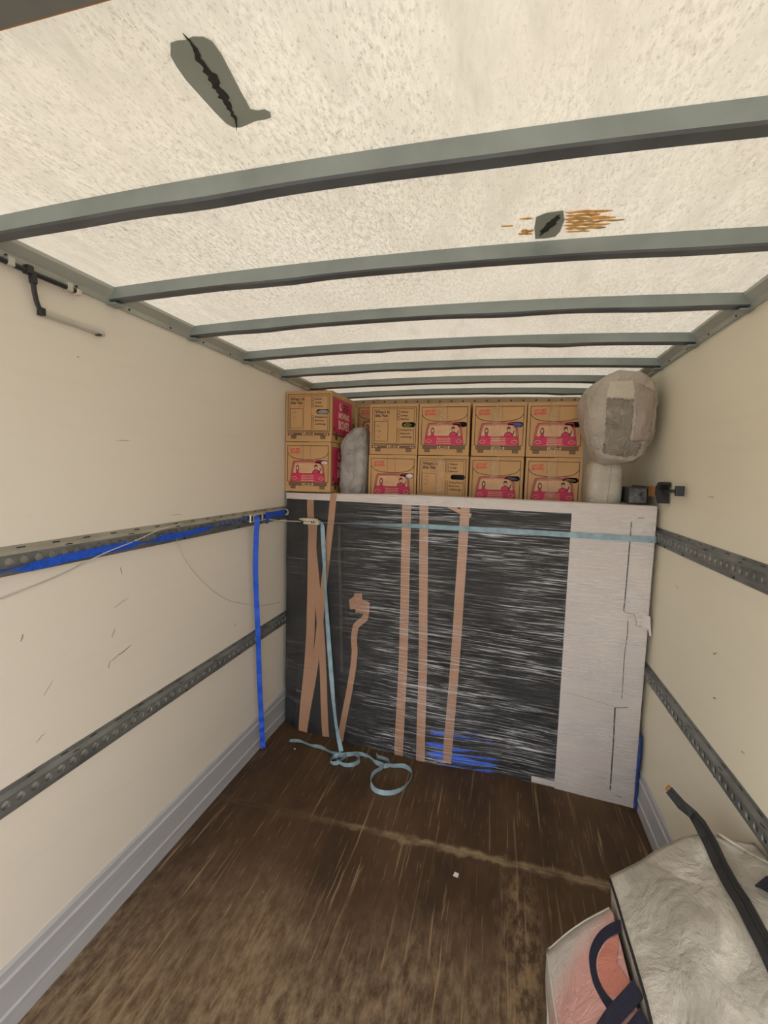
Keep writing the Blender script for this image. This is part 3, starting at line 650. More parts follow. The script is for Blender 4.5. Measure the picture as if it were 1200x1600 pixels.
# along the rail, twisting; hugging the channel in front of the wall
ctrl = [(.60, 1.330), (.895, 1.337), (.96, 1.335), (1.11, 1.341), (1.295, 1.344), (1.39, 1.340), (1.497, 1.346), (1.63, 1.345), (1.85, 1.355), (2.0, 1.360), (2.16, 1.364)]
q = spline([(XL + .028, y, z) for y, z in ctrl], 10)
wdl = []
for i, p in enumerate(q):                                   # the webbing twists edge-on near both ends and once in the middle
    flat = sstep(.88, 1.02, p.y) * (1 - .93 * math.exp(-((p.y - 1.41) / .055) ** 2)) * (1 - sstep(1.72, 1.9, p.y))
    wdl.append(Vector((1, 0, 0)) * (1 - flat + .12) + Vector((0, 0, 1)) * (flat + .05))
Geo().ribbon(q, wdl, [.027 - .006 * sstep(1.5, 1.8, p.y) for p in q], .0016).build('webbing', 'web_blue', bs)
q = spline([(XL + .027, 2.28, 1.362), (XL + .024, 2.42, 1.362), (XL + .022, 2.555, 1.362)], 8)
Geo().ribbon(q, (0, 0, 1), .034, .0016).build('webbing', 'web_blue', bs)
# ratchet body
rt = Geo()
for dz in (-.017, .017): rt.box((XL + .019, 2.13, 1.364 + dz - .0015), (XL + .052, 2.26, 1.364 + dz + .0015))
rt.tube([(XL + .038, 2.16, 1.344), (XL + .038, 2.16, 1.386)], .007, 10).tube([(XL + .044, 2.235, 1.342), (XL + .044, 2.235, 1.388)], .006, 10)
rt.build('ratchet', 'steel', bs)
rh = Geo(); rh.box((XL + .050, 2.10, 1.346), (XL + .054, 2.20, 1.351)).box((XL + .050, 2.10, 1.378), (XL + .054, 2.20, 1.383)).tube([(XL + .052, 2.10, 1.345), (XL + .052, 2.10, 1.385)], .005, 8)
rh.build('ratchet_handle', 'steel', bs)
q = spline([(XL + .045, 2.165, 1.375), (XL + .056, 2.160, 1.355), (XL + .050, 2.163, 1.28), (XL + .038, 2.175, 1.10), (XL + .036, 2.190, .90), (XL + .036, 2.207, .70), (XL + .034, 2.225, .45), (XL + .036, 2.24, .25), (XL + .038, 2.25, .12), (XL + .040, 2.258, .012)], 10)
q = [p + Vector((.5, -.85, 0)) * .0035 * math.sin(i * 1.15) * sstep(.15, .6, i / len(q)) for i, p in enumerate(q)]
Geo().ribbon(q, [Vector((.78, .62 + .12 * math.sin(i * .4), 0)) for i in range(len(q))], .028, .0016).build('hanging_tail', 'web_blue', bs)
# ripples of the hanging webbing come from the sideways sway
q = spline([(XL + .045, 2.262, 1.375), (XL + .054, 2.272, 1.368), (XL + .056, 2.277, 1.35), (XL + .050, 2.274, 1.322)], 6)
Geo().ribbon(q, (0, 1, 0), .028, .0016).build('loose_end', 'web_blue', bs)
Geo().tube(spline([(XL + .018, 2.555, 1.380), (XL + .034, 2.560, 1.375), (XL + .034, 2.565, 1.352), (XL + .018, 2.56, 1.345)], 5), .004, 6).build('hook', 'steel', bs)

cd = thing('cord', 'thin white cord hanging from the upper left rail', 'cord')
Geo().tube(spline([(XL + .030, 1.60, 1.392), (XL + .031, 1.48, 1.382), (XL + .031, 1.36, 1.357), (XL + .029, 1.226, 1.333), (XL + .006, 1.16, 1.306), (XL + .004, 1.075, 1.285), (XL + .004, .89, 1.256), (XL + .004, .7, 1.24)], 8), .0019, 6).build('cord_run', 'cord', cd)
Geo().tube(spline([(XL + .022, 1.585, 1.345), (XL + .012, 1.60, 1.31), (XL + .004, 1.66, 1.22), (XL + .004, 1.80, 1.08), (XL + .004, 1.97, .965), (XL + .004, 2.12, .905), (XL + .004, 2.25, .855), (XL + .004, 2.52, .80)], 8), .0012, 6).build('cord_drop', 'cord', cd)

# ------------------------------------------------------------ tube lamp on a cable at the roof edge
lp = thing('tube_lamp', 'slim metal tube lamp dangling from black cable below the left roof edge', 'lamp')
Geo().tube(spline([(XL + .016, .45, 2.150), (XL + .017, .80, 2.152), (XL + .018, 1.00, 2.150), (XL + .018, 1.16, 2.152)], 6), .0075, 8).build('cable', 'black', lp)
for y in (.955, 1.005, 1.125): Geo().box((XL + .006, y, 2.143), (XL + .027, y + .018, 2.166), bev=.002).build('cable_clip', 'steel' if y != 1.005 else 'black', lp)
Geo().box((XL + .008, 1.155, 2.141), (XL + .028, 1.172, 2.158), bev=.003).build('cable_end', 'buckle', lp)
Geo().tube(spline([(XL + .018, 1.025, 2.152), (XL + .020, 1.024, 2.128), (XL + .018, 1.028, 2.10), (XL + .012, 1.040, 2.073), (XL + .010, 1.052, 2.058)], 6), [.010] * 8 + [.0065] * 17, 8).build('drop_cable', 'black', lp)
g = Geo(); g.prism([(XL + .001, 2.047), (XL + .016, 2.047), (XL + .018, 2.052), (XL + .016, 2.062), (XL + .001, 2.062)], 1.046, 1.262)
tb = g.build('lamp_tube', 'steel', lp)
Geo().box((XL + .002, 1.044, 2.045), (XL + .021, 1.058, 2.066), bev=.002).build('end_cap', 'black', lp)
Geo().box((XL + .002, 1.235, 2.044), (XL + .019, 1.247, 2.049), bev=.001).build('lamp_clip', 'screw', lp)

# ------------------------------------------------------------ moving boxes with printed faces
BW, BH, BD = .297, .297, .46
_tc = {}
def text_geo(body, bold=0.0):
    if (body, bold) in _tc: return _tc[(body, bold)]
    cu = bpy.data.curves.new('t', 'FONT'); cu.body = body; cu.size = 1; cu.resolution_u = 2; cu.offset = bold; cu.fill_mode = 'FRONT'
    o = bpy.data.objects.new('t', cu); COL.objects.link(o); dg = bpy.context.evaluated_depsgraph_get()
    me = o.evaluated_get(dg).to_mesh(); V = [(v.co.x, v.co.y) for v in me.vertices]; Fc = [tuple(p.vertices) for p in me.polygons]
    o.evaluated_get(dg).to_mesh_clear(); bpy.data.objects.remove(o); bpy.data.curves.remove(cu)
    w = max(v[0] for v in V); _tc[(body, bold)] = (V, Fc, w); return _tc[(body, bold)]
class Print:
    def __init__(s, w, h): s.w, s.h = w, h; s.v = []; s.f = []; s.m = []; s.mats = []
    def mi(s, m):
        if m not in s.mats: s.mats.append(m)
        return s.mats.index(m)
    def poly(s, pts, m, layer=1):
        i = len(s.v); s.v += [(u * s.w, v * s.h, layer * .00028) for u, v in pts]; s.f.append(tuple(range(i, i + len(pts)))); s.m.append(s.mi(m))
    def rect(s, u0, v0, u1, v1, m, layer=1): s.poly([(u0, v0), (u1, v0), (u1, v1), (u0, v1)], m, layer)
    def ell(s, u, v, a, b, m, layer=1, n=12): s.poly([(u + a * math.cos(2 * math.pi * k / n), v + b * math.sin(2 * math.pi * k / n)) for k in range(n)], m, layer)
    def line(s, pts, w, m, layer=2, closed=False):
        P = list(pts) + ([pts[0]] if closed else [])
        for (a, b), (c, d) in zip(P[:-1], P[1:]):
            L = math.hypot(c - a, d - b) or 1e-6; ex, ey = (c - a) / L * w * .3, (d - b) / L * w * .3; nx_, ny_ = -(d - b) / L * w / 2, (c - a) / L * w / 2
            s.poly([(a - ex + nx_, b - ey + ny_), (a - ex - nx_, b - ey - ny_), (c + ex - nx_, d + ey - ny_), (c + ex + nx_, d + ey + ny_)], m, layer)
    def text(s, body, u, v, width, m, layer=3, bold=0, rot=0, hs=1.0):
        V, Fc, w = text_geo(body, bold); k = width / w; i = len(s.v); c, sn = math.cos(rot), math.sin(rot)
        for x, y in V: s.v.append(((u + (x * c - y * hs * sn) * k) * s.w, (v + (x * sn + y * hs * c) * k) * s.h, layer * .00028))
        for f in Fc: s.f.append(tuple(i + q for q in f)); s.m.append(s.mi(m))
    def mesh(s, name, to3):
        me = bpy.data.meshes.new(name); me.from_pydata([to3(*v) for v in s.v], [], s.f)
        for m in s.mats: me.materials.append(MT[m])
        me.polygons.foreach_set('material_index', s.m); me.update(); return me
front3 = lambda a, b, c: (a - BW / 2, -.0006 - c, b)
HU0, HU1, HV, HR = .665, .945, .600, .050                       # hand hole in the front face
def arc(pts, n=6): return [(p.x, p.y) for p in spline([(a, b, 0) for a, b in pts], n)]
def van_print():
    p = Print(BW, BH); lw = .011
    p.line([(.055, .21), (.055, .94), (.95, .94), (.95, .21), (.91, .21)], lw, 'p_dark'); p.line([(.055, .21), (.09, .21)], lw, 'p_dark')
    p.line(arc([(.055, .80), (.12, .72), (.25, .675), (.5, .655), (.74, .675), (.88, .72), (.95, .80)], 4), lw, 'p_dark')
    p.text("LET'S GET", .11, .835, .22, 'p_pink', bold=.05, rot=.06, hs=1.25); p.text('MOVING', .115, .775, .215, 'p_pink', bold=.05, rot=.06, hs=1.15)
    body = arc([(.12, .20), (.135, .36), (.16, .52), (.185, .595), (.22, .625), (.5, .635), (.78, .625), (.815, .595), (.845, .52), (.868, .36), (.885, .20)], 3)
    p.line(body, .016, 'p_red', 2)
    body2 = [(.5 + (u - .5) * .945, .20 + (v - .20) * .955) for u, v in body]; p.line(body2, .008, 'p_dark', 2)
    ws = [(.175, .375), (.195, .50), (.215, .565), (.25, .585), (.5, .592), (.75, .585), (.785, .565), (.805, .50), (.828, .375)]
    p.poly(ws, 'p_glass', 1); p.line(ws, .007, 'p_red', 2, True)
    p.poly([(.135, .205), (.150, .375), (.855, .375), (.872, .205)], 'p_red', 1)
    p.line([(.150, .375), (.855, .375)], .006, 'p_dark', 2)
    for u in (.205, .80): p.ell(u, .275, .058, .030, 'p_red', 2); p.line([(u + .058 * math.cos(k * .7854), .275 + .030 * math.sin(k * .7854)) for k in range(8)], .008, 'p_tan', 3, True)
    for k in range(4): p.rect(.355 + .004 * k, .225 + k * .034, .645 - .004 * k, .237 + k * .034, 'p_tan', 2)
    p.rect(.42, .338, .58, .345, 'p_dark', 3)
    # two passengers
    p.ell(.275, .475, .036, .070, 'p_dark', 2); p.ell(.275, .480, .021, .038, 'p_glass', 3); p.poly([(.238, .378), (.245, .42), (.275, .435), (.305, .42), (.314, .378)], 'p_red', 3)
    p.ell(.685, .505, .034, .046, 'p_dark', 2); p.ell(.687, .497, .024, .034, 'p_glass', 3); p.poly([(.648, .51), (.655, .55), (.685, .562), (.715, .55), (.722, .518), (.69, .522)], 'p_dark', 4)
    p.poly([(.60, .380), (.62, .435), (.665, .462), (.705, .462), (.745, .440), (.775, .41), (.77, .380)], 'p_dark', 3); p.poly([(.612, .380), (.632, .428), (.668, .450), (.702, .450), (.738, .430), (.762, .405), (.758, .380)], 'p_red', 4); p.line([(.74, .405), (.775, .43), (.785, .475)], .018, 'p_dark', 4)
    
    # bumper, plate, feet
    p.rect(.085, .125, .92, .195, 'p_brown', 1); p.line([(.085, .125), (.085, .195), (.92, .195), (.92, .125)], .007, 'p_dark', 2, True)
    p.rect(.375, .122, .625, .186, 'p_tan', 3); p.line([(.375, .122), (.625, .122), (.625, .186), (.375, .186)], .006, 'p_dark', 4, True); p.text('LARGE', .40, .135, .20, 'p_dark', 5, .04)
    for u in (.125, .77): p.rect(u, .062, u + .105, .122, 'p_brown', 1); p.line([(u, .122), (u, .062), (u + .105, .062), (u + .105, .122)], .006, 'p_dark', 2)
    return p.mesh('van_print', front3)
def list_print(seed, note):
    p = Print(BW, BH); lw = .011; r = random.Random(seed)
    p.line([(.045, .205), (.045, .95), (.955, .95), (.955, .205)], lw, 'p_dark', 2, True)
    p.line([(.085, .225), (.085, .915), (.915, .915), (.915, .225)], .007, 'p_dark', 2, True)
    p.text("What's in", .105, .83, .30, 'p_dark', bold=.025, hs=1.1); p.text('this Van', .105, .755, .26, 'p_dark', bold=.025, hs=1.1)
    p.line([(.27 + .012 * k, .705 + r.uniform(-.014, .014)) for k in range(11)], .008, 'p_pink', 3)
    p.line([(.10, .27), (.10, .665), (.375, .665), (.375, .27)], .006, 'p_dark', 2, True)
    for vv, u0, k in note:
        p.line([(u0 + .014 * q, vv + r.uniform(-.022, .022)) for q in range(k)], .006, 'pen', 3)
    for i, (v, t, w) in enumerate([(.835, 'Kitchen', .15), (.765, 'Lounge', .14), (.695, 'Bedroom', .17), (.475, 'Dining Room', .26), (.405, 'Bathroom', .20), (.335, 'Loft/Garage', .24), (.262, '', 0)]):
        p.line([(.565, v), (.565, v + .045), (.615, v + .045), (.615, v)], .006, 'p_dark', 2, True)
        if t: p.text(t, .64, v + .004, w, 'p_dark', bold=.02)
    p.rect(.045, .130, .955, .175, 'p_brown', 1); p.line([(.045, .130), (.045, .175), (.955, .175), (.955, .130)], .007, 'p_dark', 2, True)
    for u in (.09, .14, .86, .91): p.ell(u, .152, .012, .014, 'p_cream', 3, 8)
    p.rect(.365, .120, .625, .186, 'p_tan', 3); p.line([(.365, .120), (.625, .120), (.625, .186), (.365, .186)], .006, 'p_dark', 4, True); p.text('LARGE', .39, .133, .21, 'p_dark', 5, .04)
    for u in (.125, .765): p.rect(u, .060, u + .105, .128, 'p_brown', 1); p.line([(u, .128), (u, .06), (u + .105, .06), (u + .105, .128)], .006, 'p_dark', 2)
    return p.mesh('checklist_print', front3)
def side_print():
    p = Print(BD, BH)
    p.rect(.06, .195, .80, .90, 'p_red', 1); p.line([(.045, .18), (.045, .915), (.82, .915), (.82, .18)], .008, 'p_dark', 1, True)
    p.text('MOVING', .25, .52, .44, 'p_cream', 3, .05, 0, 1.5); p.text('BOXES', .25, .30, .44, 'p_cream', 3, .05, 0, 1.7)
    p.ell(.33, .76, .055, .085, 'p_cream', 2, 16); p.ell(.345, .775, .030, .06, 'p_red', 3); p.rect(.325, .80, .34, .88, 'p_red', 3)
    for k, w in enumerate((.22, .25, .22)): p.rect(.42, .80 - k * .055, .42 + w, .83 - k * .055, 'p_dark', 2)
    p.rect(.03, .135, .97, .180, 'p_brown', 1)
    for u in (.18, .80): p.ell(u, .135, .045, .09, 'p_dark', 2, 14); p.ell(u, .135, .022, .045, 'p_brown', 3, 10)
    p.ell(.10, .27, .025, .04, 'p_dark', 2)
    p.line([(.84, .2), (.84, .6), (.92, .6), (.97, .35)], .01, 'p_dark', 2); p.ell(.90, .45, .03, .06, 'p_dark', 2)
    return p.mesh('side_print', lambda a, b, c: (BW / 2 + .0006 + c, a, b))
VAN = van_print()
SIDE = side_print()
def box_body():
    g = Geo(); w = BW / 2
    u0, u1, v, r = HU0 * BW - w, HU1 * BW - w, HV * BH, HR * BH
    y = 0
    # front face as four strips around the hole's rectangle plus a ring
    R0, R1, Z0, Z1 = u0 - .006, u1 + .006, v - r - .006, v + r + .006
    g.quad((-w, y, 0), (w, y, 0), (w, y, Z0), (-w, y, Z0)); g.quad((-w, y, Z1), (w, y, Z1), (w, y, BH), (-w, y, BH))
    g.quad((-w, y, Z0), (R0, y, Z0), (R0, y, Z1), (-w, y, Z1)); g.quad((R1, y, Z0), (w, y, Z0), (w, y, Z1), (R1, y, Z1))
    NS = 8; st_ = [(u1 - r + r * math.sin(math.pi * k / NS), v + r * math.cos(math.pi * k / NS)) for k in range(NS + 1)] + [(u0 + r - r * math.sin(math.pi * k / NS), v - r * math.cos(math.pi * k / NS)) for k in range(NS + 1)]
    cx = (u0 + u1) / 2
    def outp(q):
        x, z = q
        dx, dz = x - cx, z - v; kx = min((R1 - cx) / abs(dx) if dx else 99, (Z1 - v) / abs(dz) if dz else 99); return (cx + dx * kx, v + dz * kx)
    n = len(st_); out = [outp(q) for q in st_]
    for a in range(n):
        b = (a + 1) % n
        g.quad((out[a][0], y, out[a][1]), (out[b][0], y, out[b][1]), (st_[b][0], y, st_[b][1]), (st_[a][0], y, st_[a][1]))
        if abs(out[a][0] - out[b][0]) > 1e-5 and abs(out[a][1] - out[b][1]) > 1e-5:
            cnr = (R1 if out[a][0] > cx else R0, Z1 if (out[a][1] + out[b][1]) / 2 > v else Z0); g.quad((out[a][0], y, out[a][1]), (cnr[0], y, cnr[1]), (out[b][0], y, out[b][1]))
        g.quad((st_[a][0], y, st_[a][1]), (st_[b][0], y, st_[b][1]), (st_[b][0], .004, st_[b][1]), (st_[a][0], .004, st_[a][1]))
        g.quad((st_[a][0], .004, st_[a][1]), (st_[b][0], .004, st_[b][1]), (st_[b][0], .06, st_[b][1]), (st_[a][0], .06, st_[a][1]), m=1)
    g.quad(*[(q[0], .06, q[1]) for q in st_], m=1)
    D = BD
    g.quad((-w, 0, 0), (-w, D, 0), (-w, D, BH), (-w, 0, BH)); g.quad((w, 0, 0), (w, D, 0), (w, D, BH), (w, 0, BH)); g.quad((-w, D, 0), (w, D, 0), (w, D, BH), (-w, D, BH))
    g.quad((-w, 0, 0), (w, 0, 0), (w, D, 0), (-w, D, 0)); g.quad((-w, 0, BH), (w, 0, BH), (w, D, BH), (-w, D, BH))
    return g
BODY = None
def moving_box(loc, rz, label, front, contents=None, side=False, taped=True, seed=0):
    global BODY
    t = thing('moving_box', label, 'box', loc, rz, 'printed moving boxes stacked behind the wrapped bed')
    if BODY is None:
        b = box_body().build('carton', 'card', t, mats=['card', 'inside']); BODY = b.data
    else:
        b = bpy.data.objects.new('carton', BODY); COL.objects.link(b); b.parent = t
    me = VAN if front == 'van' else list_print(seed, front)
    o = bpy.data.objects.new('front_print', me); COL.objects.link(o); o.parent = t
    if side:
        o = bpy.data.objects.new('side_print', SIDE); COL.objects.link(o); o.parent = t
    r = random.Random(seed)
    c = (.46 + r.uniform(-.03, .03)) * BW - BW / 2; tw = .024; zb = BH * (.60 if taped == 1 else .02)
    # clear tape down the middle, and the flap seam lines beside it
    for du in (.395, .560):
        Geo().box((du * BW - BW / 2 - .0006, -.0007, BH * (.64 if front == 'van' else .2)), (du * BW - BW / 2 + .0006, -.0001, BH * .985)).build('fold_line', 'pen', t)
    if taped:
        g = Geo(); ks = 10
        pts = [(c + r.uniform(-.0012, .0012), -.0022, lerp(zb, BH - .001, q / ks)) for q in range(ks + 1)] + [(c, .002, BH + .0012), (c, .12, BH + .0012)]
        g.ribbon(pts, (1, 0, 0), tw * 2, .0004).build('packing_tape', 'tape_clear', t)
    # top flaps
    for xs in (-1, 1):
        Geo().box((xs * BW / 2 if xs < 0 else .001, .0005, BH), (-.001 if xs < 0 else BW / 2, BD - .0005, BH + .003 + .002 * (xs > 0))).build('top_flap', 'card', t)
    if contents:
        m, x0, x1, zz = contents
        g = Geo(); u0, u1, v, rr = HU0 * BW - BW / 2, HU1 * BW - BW / 2, HV * BH, HR * BH
        ex0, ex1 = lerp(u0, u1, x0), lerp(u0, u1, x1); NA, NB = 12, 6; V = []; cxx = (ex0 + ex1) / 2; ax = (ex1 - ex0) / 2
        for i in range(NB + 1):
            ph = math.pi * i / NB - math.pi / 2
            for j in range(NA):
                th = 2 * math.pi * j / NA
                V.append((cxx + ax * math.cos(ph) * math.cos(th) * .98, .008 + .020 * math.cos(ph) * math.sin(th) + .002 * r.random(), v + rr * (zz * math.sin(ph) - .12)))
        Fc = [(i * NA + j, i * NA + (j + 1) % NA, (i + 1) * NA + (j + 1) % NA, (i + 1) * NA + j) for i in range(NB) for j in range(NA)]
        add_obj('contents', V, Fc, m, t, True)
    return t
# the pair at the left wall, riding on a flattened carton
ZL = 1.502
tag(Geo().box((-1.285, 2.665, 1.4835), (-.985, 3.05, 1.491), bev=.002).build('flat_carton', 'card'), 'flattened brown carton under the two left boxes', 'carton')
tag(Geo().box((-1.29, 2.73, 1.4275), (-.975, 3.10, 1.483), bev=.003).build('packing_board', 'card'), 'brown packing board under the flattened carton at the left wall', 'board')
moving_box((-1.1455, 2.583, 1.4925), .0, 'lower of the two moving boxes at the left wall, pinkish cloth in its hand hole', 'van', ('c_pink', .40, 1.0, .95), True, 0, 1)
moving_box((-1.1445, 2.587, 1.4925 + .3045), .0, 'upper moving box at the left wall with a checklist front and red MOVING BOXES side', [(.58, .13, 8), (.50, .16, 6)], ('c_grey', .0, 1.0, .98), True, 0, 2)
# centre rows
X0, PT = -.640, .3055; Z1, Z2 = 1.4275, 1.4275 + .3045
moving_box((X0, 2.690, Z1), .0, 'lower-row moving box with red van print, white paper showing in its hand hole', 'van', ('c_white', .38, 1.0, .95), False, 0, 3)
moving_box((X0 + PT, 2.682, Z1), -.02, 'lower-row moving box with a checklist front, between two red van fronts', [(.60, .13, 9), (.53, .14, 7), (.46, .13, 7)], None, False, 2, 4)
moving_box((X0 + 2 * PT, 2.700, Z1), -.02, 'lower-row moving box with red van print, dark slate cloth in its hand hole', 'van', ('c_dark', .15, .95, .8), False, 1, 5)
moving_box((X0 + 3 * PT + .004, 2.692, Z1), -.025, 'lower-row moving box with red van print, beside the small woven bale', 'van', ('c_green', .1, .9, .6), False, 2, 6)
moving_box((X0, 2.700, Z2), .0, 'upper-row moving box with a checklist front, olive cloth in its hand hole', [(.58, .13, 6), (.47, .16, 6), (.41, .2, 3), (.35, .16, 5)], ('c_green', .05, .75, .9), False, 0, 7)
moving_box((X0 + PT - .002, 2.690, Z2), -.03, 'upper-row red van moving box with a plain black hand hole, right of the checklist box', 'van', None, False, 1, 8)
moving_box((X0 + 2 * PT + .003, 2.690, Z2), -.02, 'upper-row moving box with red van print, blue cloth showing in its hand hole', 'van', ('c_blue', .30, 1.0, .9), False, 2, 9)
moving_box((X0 + 3 * PT, 2.690, Z2), -.012, 'upper-row moving box with red van print, partly behind the big white bale', 'van', None, False, 2, 10)
moving_box((-.882, 3.18, 1.80), .0, 'moving box set further back, seen in the gap above the grey bundle', 'van', None, False, 0, 11)
tag(Geo().box((-1.030, 3.18, 1.4265), (-.734, 3.64, 1.7985), bev=.003).build('plain_carton', 'card'), 'plain carton holding up the set-back moving box', 'box')

# ------------------------------------------------------------ bales and bundle
def blob(name, mat, parent, c, r, e1=.6, e2=.6, nz=40, na=56, amp=.012, fs=5, seed=0, shape=None):
    V = []; sg = lambda a, p: math.copysign(abs(a) ** p, a)
    for i in range(nz + 1):
        ph = math.pi * i / nz - math.pi / 2
        for j in range(na):
            th = 2 * math.pi * j / na
            p = Vector((r[0] * sg(math.cos(ph), e1) * sg(math.cos(th), e2), r[1] * sg(math.cos(ph), e1) * sg(math.sin(th), e2), r[2] * sg(math.sin(ph), e1)))
            if shape: p = shape(p)
            d = p.normalized(); nv = noise.noise(p * fs + Vector((seed, 0, 0))); rg = 1 - abs(noise.noise(p * fs * 1.7 + Vector((0, seed, 5)))) * 2
            V.append(Vector(c) + p + d * (amp * nv + amp * .5 * max(0, rg) ** 3))
    Fc = [(i * na + j, i * na + (j + 1) % na, (i + 1) * na + (j + 1) % na, (i + 1) * na + j) for i in range(nz) for j in range(na)]
    return add_obj(name, V, Fc, mat, parent, True)
bl = thing('wrapped_bale', 'big white plastic-wrapped bale jammed under the roof at the right wall', 'bale')
def sh_up(p):
    t = (p.z + .235) / .47
    p.x *= lerp(.70, 1.0, sstep(0, .55, t)); p.x += lerp(.012, 0, sstep(0, .5, t)); p.y *= lerp(.75, 1, sstep(0, .6, t))
    if p.z > .1: p.z -= .05 * sstep(.0, .18, -p.x) * ((p.z - .1) / .13)
    return p
body = blob('bale_body', 'bale', bl, (.540, 2.525, 1.918), (.165, .165, .218), .55, .58, 64, 90, amp=.020, fs=8, seed=3, shape=sh_up)
from mathutils.bvhtree import BVHTree
def on_surface(obj, name, mat, parent, outline, off, nu=14, nv=14, jag=.004):
    """a sheet lying on the front of obj inside a four-cornered outline given in (x, z)"""
    t = BVHTree.FromPolygons([v.co for v in obj.data.vertices], [p.vertices for p in obj.data.polygons]); V = []
    r = random.Random(len(name) + int(1000 * off))
    (a0, a1), (b0, b1), (c0, c1), (d0, d1) = outline
    for j in range(nv + 1):
        for i in range(nu + 1):
            u, v = i / nu, j / nv; x = lerp(lerp(a0, b0, u), lerp(d0, c0, u), v); z = lerp(lerp(a1, b1, u), lerp(d1, c1, u), v)
            if i in (0, nu): x += r.uniform(-jag, jag)
            if j in (0, nv): z += r.uniform(-jag, jag)
            h = t.ray_cast(Vector((x, 0, z)), Vector((0, 1, 0)))[0]
            if h is None: h = t.find_nearest(Vector((x, 2.4, z)))[0]
            V.append(h + Vector((0, -off - .004 * abs(noise.noise((x * 30, z * 30, off * 99))), 0)))
    K = len(V); V += [v + Vector((0, .0015, 0)) for v in V]; W = nu + 1; Fc = []
    for j in range(nv):
        for i in range(nu): q = j * W + i; Fc += [(q, q + 1, q + W + 1, q + W), (K + q, K + q + W, K + q + W + 1, K + q + 1)]
    for i in range(nu): Fc += [(i, K + i, K + i + 1, i + 1), (nv * W + i, nv * W + i + 1, K + nv * W + i + 1, K + nv * W + i)]
    for j in range(nv): q = j * W; Fc += [(q, q + W, K + q + W, K + q), (q + nu, K + q + nu, K + q + nu + W, q + nu + W)]
    return add_obj(name, V, Fc, mat, parent, True)
on_surface(body, 'crinkled_panel', 'crinkle', bl, [(.470, 1.745), (.585, 1.725), (.578, 1.990), (.462, 1.995)], .003, 20, 24)
on_surface(body, 'wrap_flap', 'bale_flap', bl, [(.458, 2.000), (.585, 1.992), (.575, 2.085), (.470, 2.075)], .005, 18, 10)
on_surface(body, 'wrap_flap', 'bale_side', bl, [(.592, 1.80), (.672, 1.80), (.668, 2.03), (.596, 2.07)], .003, 12, 20)
on_surface(body, 'tape_corner', 'crinkle', bl, [(.585, 1.735), (.625, 1.735), (.635, 1.79), (.588, 1.80)], .006, 8, 8)
b2 = thing('woven_bale', 'small woven white bale standing under the big bale, right of the boxes', 'bale')
blob('bale_body', 'bale2', b2, (.517, 2.610, 1.572), (.083, .108, .146), .42, .5, amp=.006, fs=7, seed=9)
Geo().tube(spline([(.532, 2.516, 1.716), (.534, 2.503, 1.68), (.531, 2.498, 1.60), (.524, 2.498, 1.53), (.520, 2.499, 1.47)], 8), .0016, 5).build('seam', 'scuff', b2)
b3 = thing('wrapped_bundle', 'grey plastic-wrapped bundle standing between the left stack and the centre boxes', 'bundle')
def sh_bd(p):
    if p.z > 0: p.z += .35 * p.x * (p.z / .23)
    return p
blob('bundle_body', 'bundle', b3, (-.893, 2.745, 1.655), (.088, .095, .222), .5, .7, amp=.018, fs=11, seed=14, shape=sh_bd)

# ------------------------------------------------------------ metal tube end and clamp at the right wall
tb = thing('square_tube', 'dark mottled square metal tube lying on the wrapped bed, beside the small woven bale', 'metal tube')
Geo().box((.604, 2.43, 1.5045), (.686, 2.70, 1.584), bev=.004).build('tube_body', 'black', tb)
Geo().box((.608, 2.424, 1.508), (.682, 2.430, 1.580), bev=.002).build('end_plate', 'iron', tb)
cl = thing('bar_clamp', 'black bar clamp with an orange-brown section sticking out along the right wall', 'clamp')
Geo().box((.694, 2.47, 1.556), (.722, 2.75, 1.590), bev=.003).build('bar', 'black', cl)
Geo().prism([(2.335, 1.545), (2.365, 1.592), (2.50, 1.592), (2.46, 1.545)], .690, .726, 'YZ').build('wooden_jaw', 'wood_or', cl)
Geo().prism([(2.265, 1.520), (2.29, 1.518), (2.315, 1.545), (2.335, 1.560), (2.33, 1.590), (2.300, 1.612), (2.270, 1.615), (2.262, 1.604), (2.285, 1.580)], .688, .729, 'YZ').build('jaw', 'black', cl)
Geo().tube([(.708, 2.29, 1.574), (.708, 2.10, 1.580)], .0075, 8).build('screw', 'black', cl)
Geo().box((.692, 2.085, 1.560), (.724, 2.105, 1.602), bev=.003).build('handle', 'black', cl)

# ------------------------------------------------------------ big zipped bag by the right wall, near the camera
bg = thing('storage_bag', 'large whitish woven storage bag with a black zip, against the right wall', 'bag')
def bag_top(x, y):
    z = .50 + .15 * max(0, min(1, (x - .362) / .24)) ** .9 + .045 * sstep(.58, .72, x) * (1 - .6 * sstep(1.1, 1.42, y))
    z -= .02 * sstep(1.1, 1.42, y) + .035 * sstep(.36, .42, x) * 0
    z += .014 * noise.noise((x * 7, y * 6, 1)) + .006 * noise.noise((x * 18, y * 15, 2)) + .010 * math.exp(-((x - .5) / .07) ** 2 - ((y - 1.15) / .18) ** 2)
    return z
bx0, bx1, by0, by1 = .362, .715, .45, 1.40
def by1_at(x): return 1.352 + .050 * sstep(.37, .58, x) - .03 * sstep(.62, .72, x)
NX, NY, NZ = 30, 54, 10; V, Fc = [], []; idx = {}
def vid(p):
    k = (round(p[0], 5), round(p[1], 5), round(p[2], 5))
    if k not in idx: idx[k] = len(V); V.append(p)
    return idx[k]
def top_pt(i, j): x = lerp(bx0, bx1, i / NX); y = lerp(by0, by1_at(x), j / NY); return (x, y, bag_top(x, y))
for i in range(NX):
    for j in range(NY): Fc.append(tuple(vid(top_pt(*q)) for q in ((i, j), (i + 1, j), (i + 1, j + 1), (i, j + 1))))
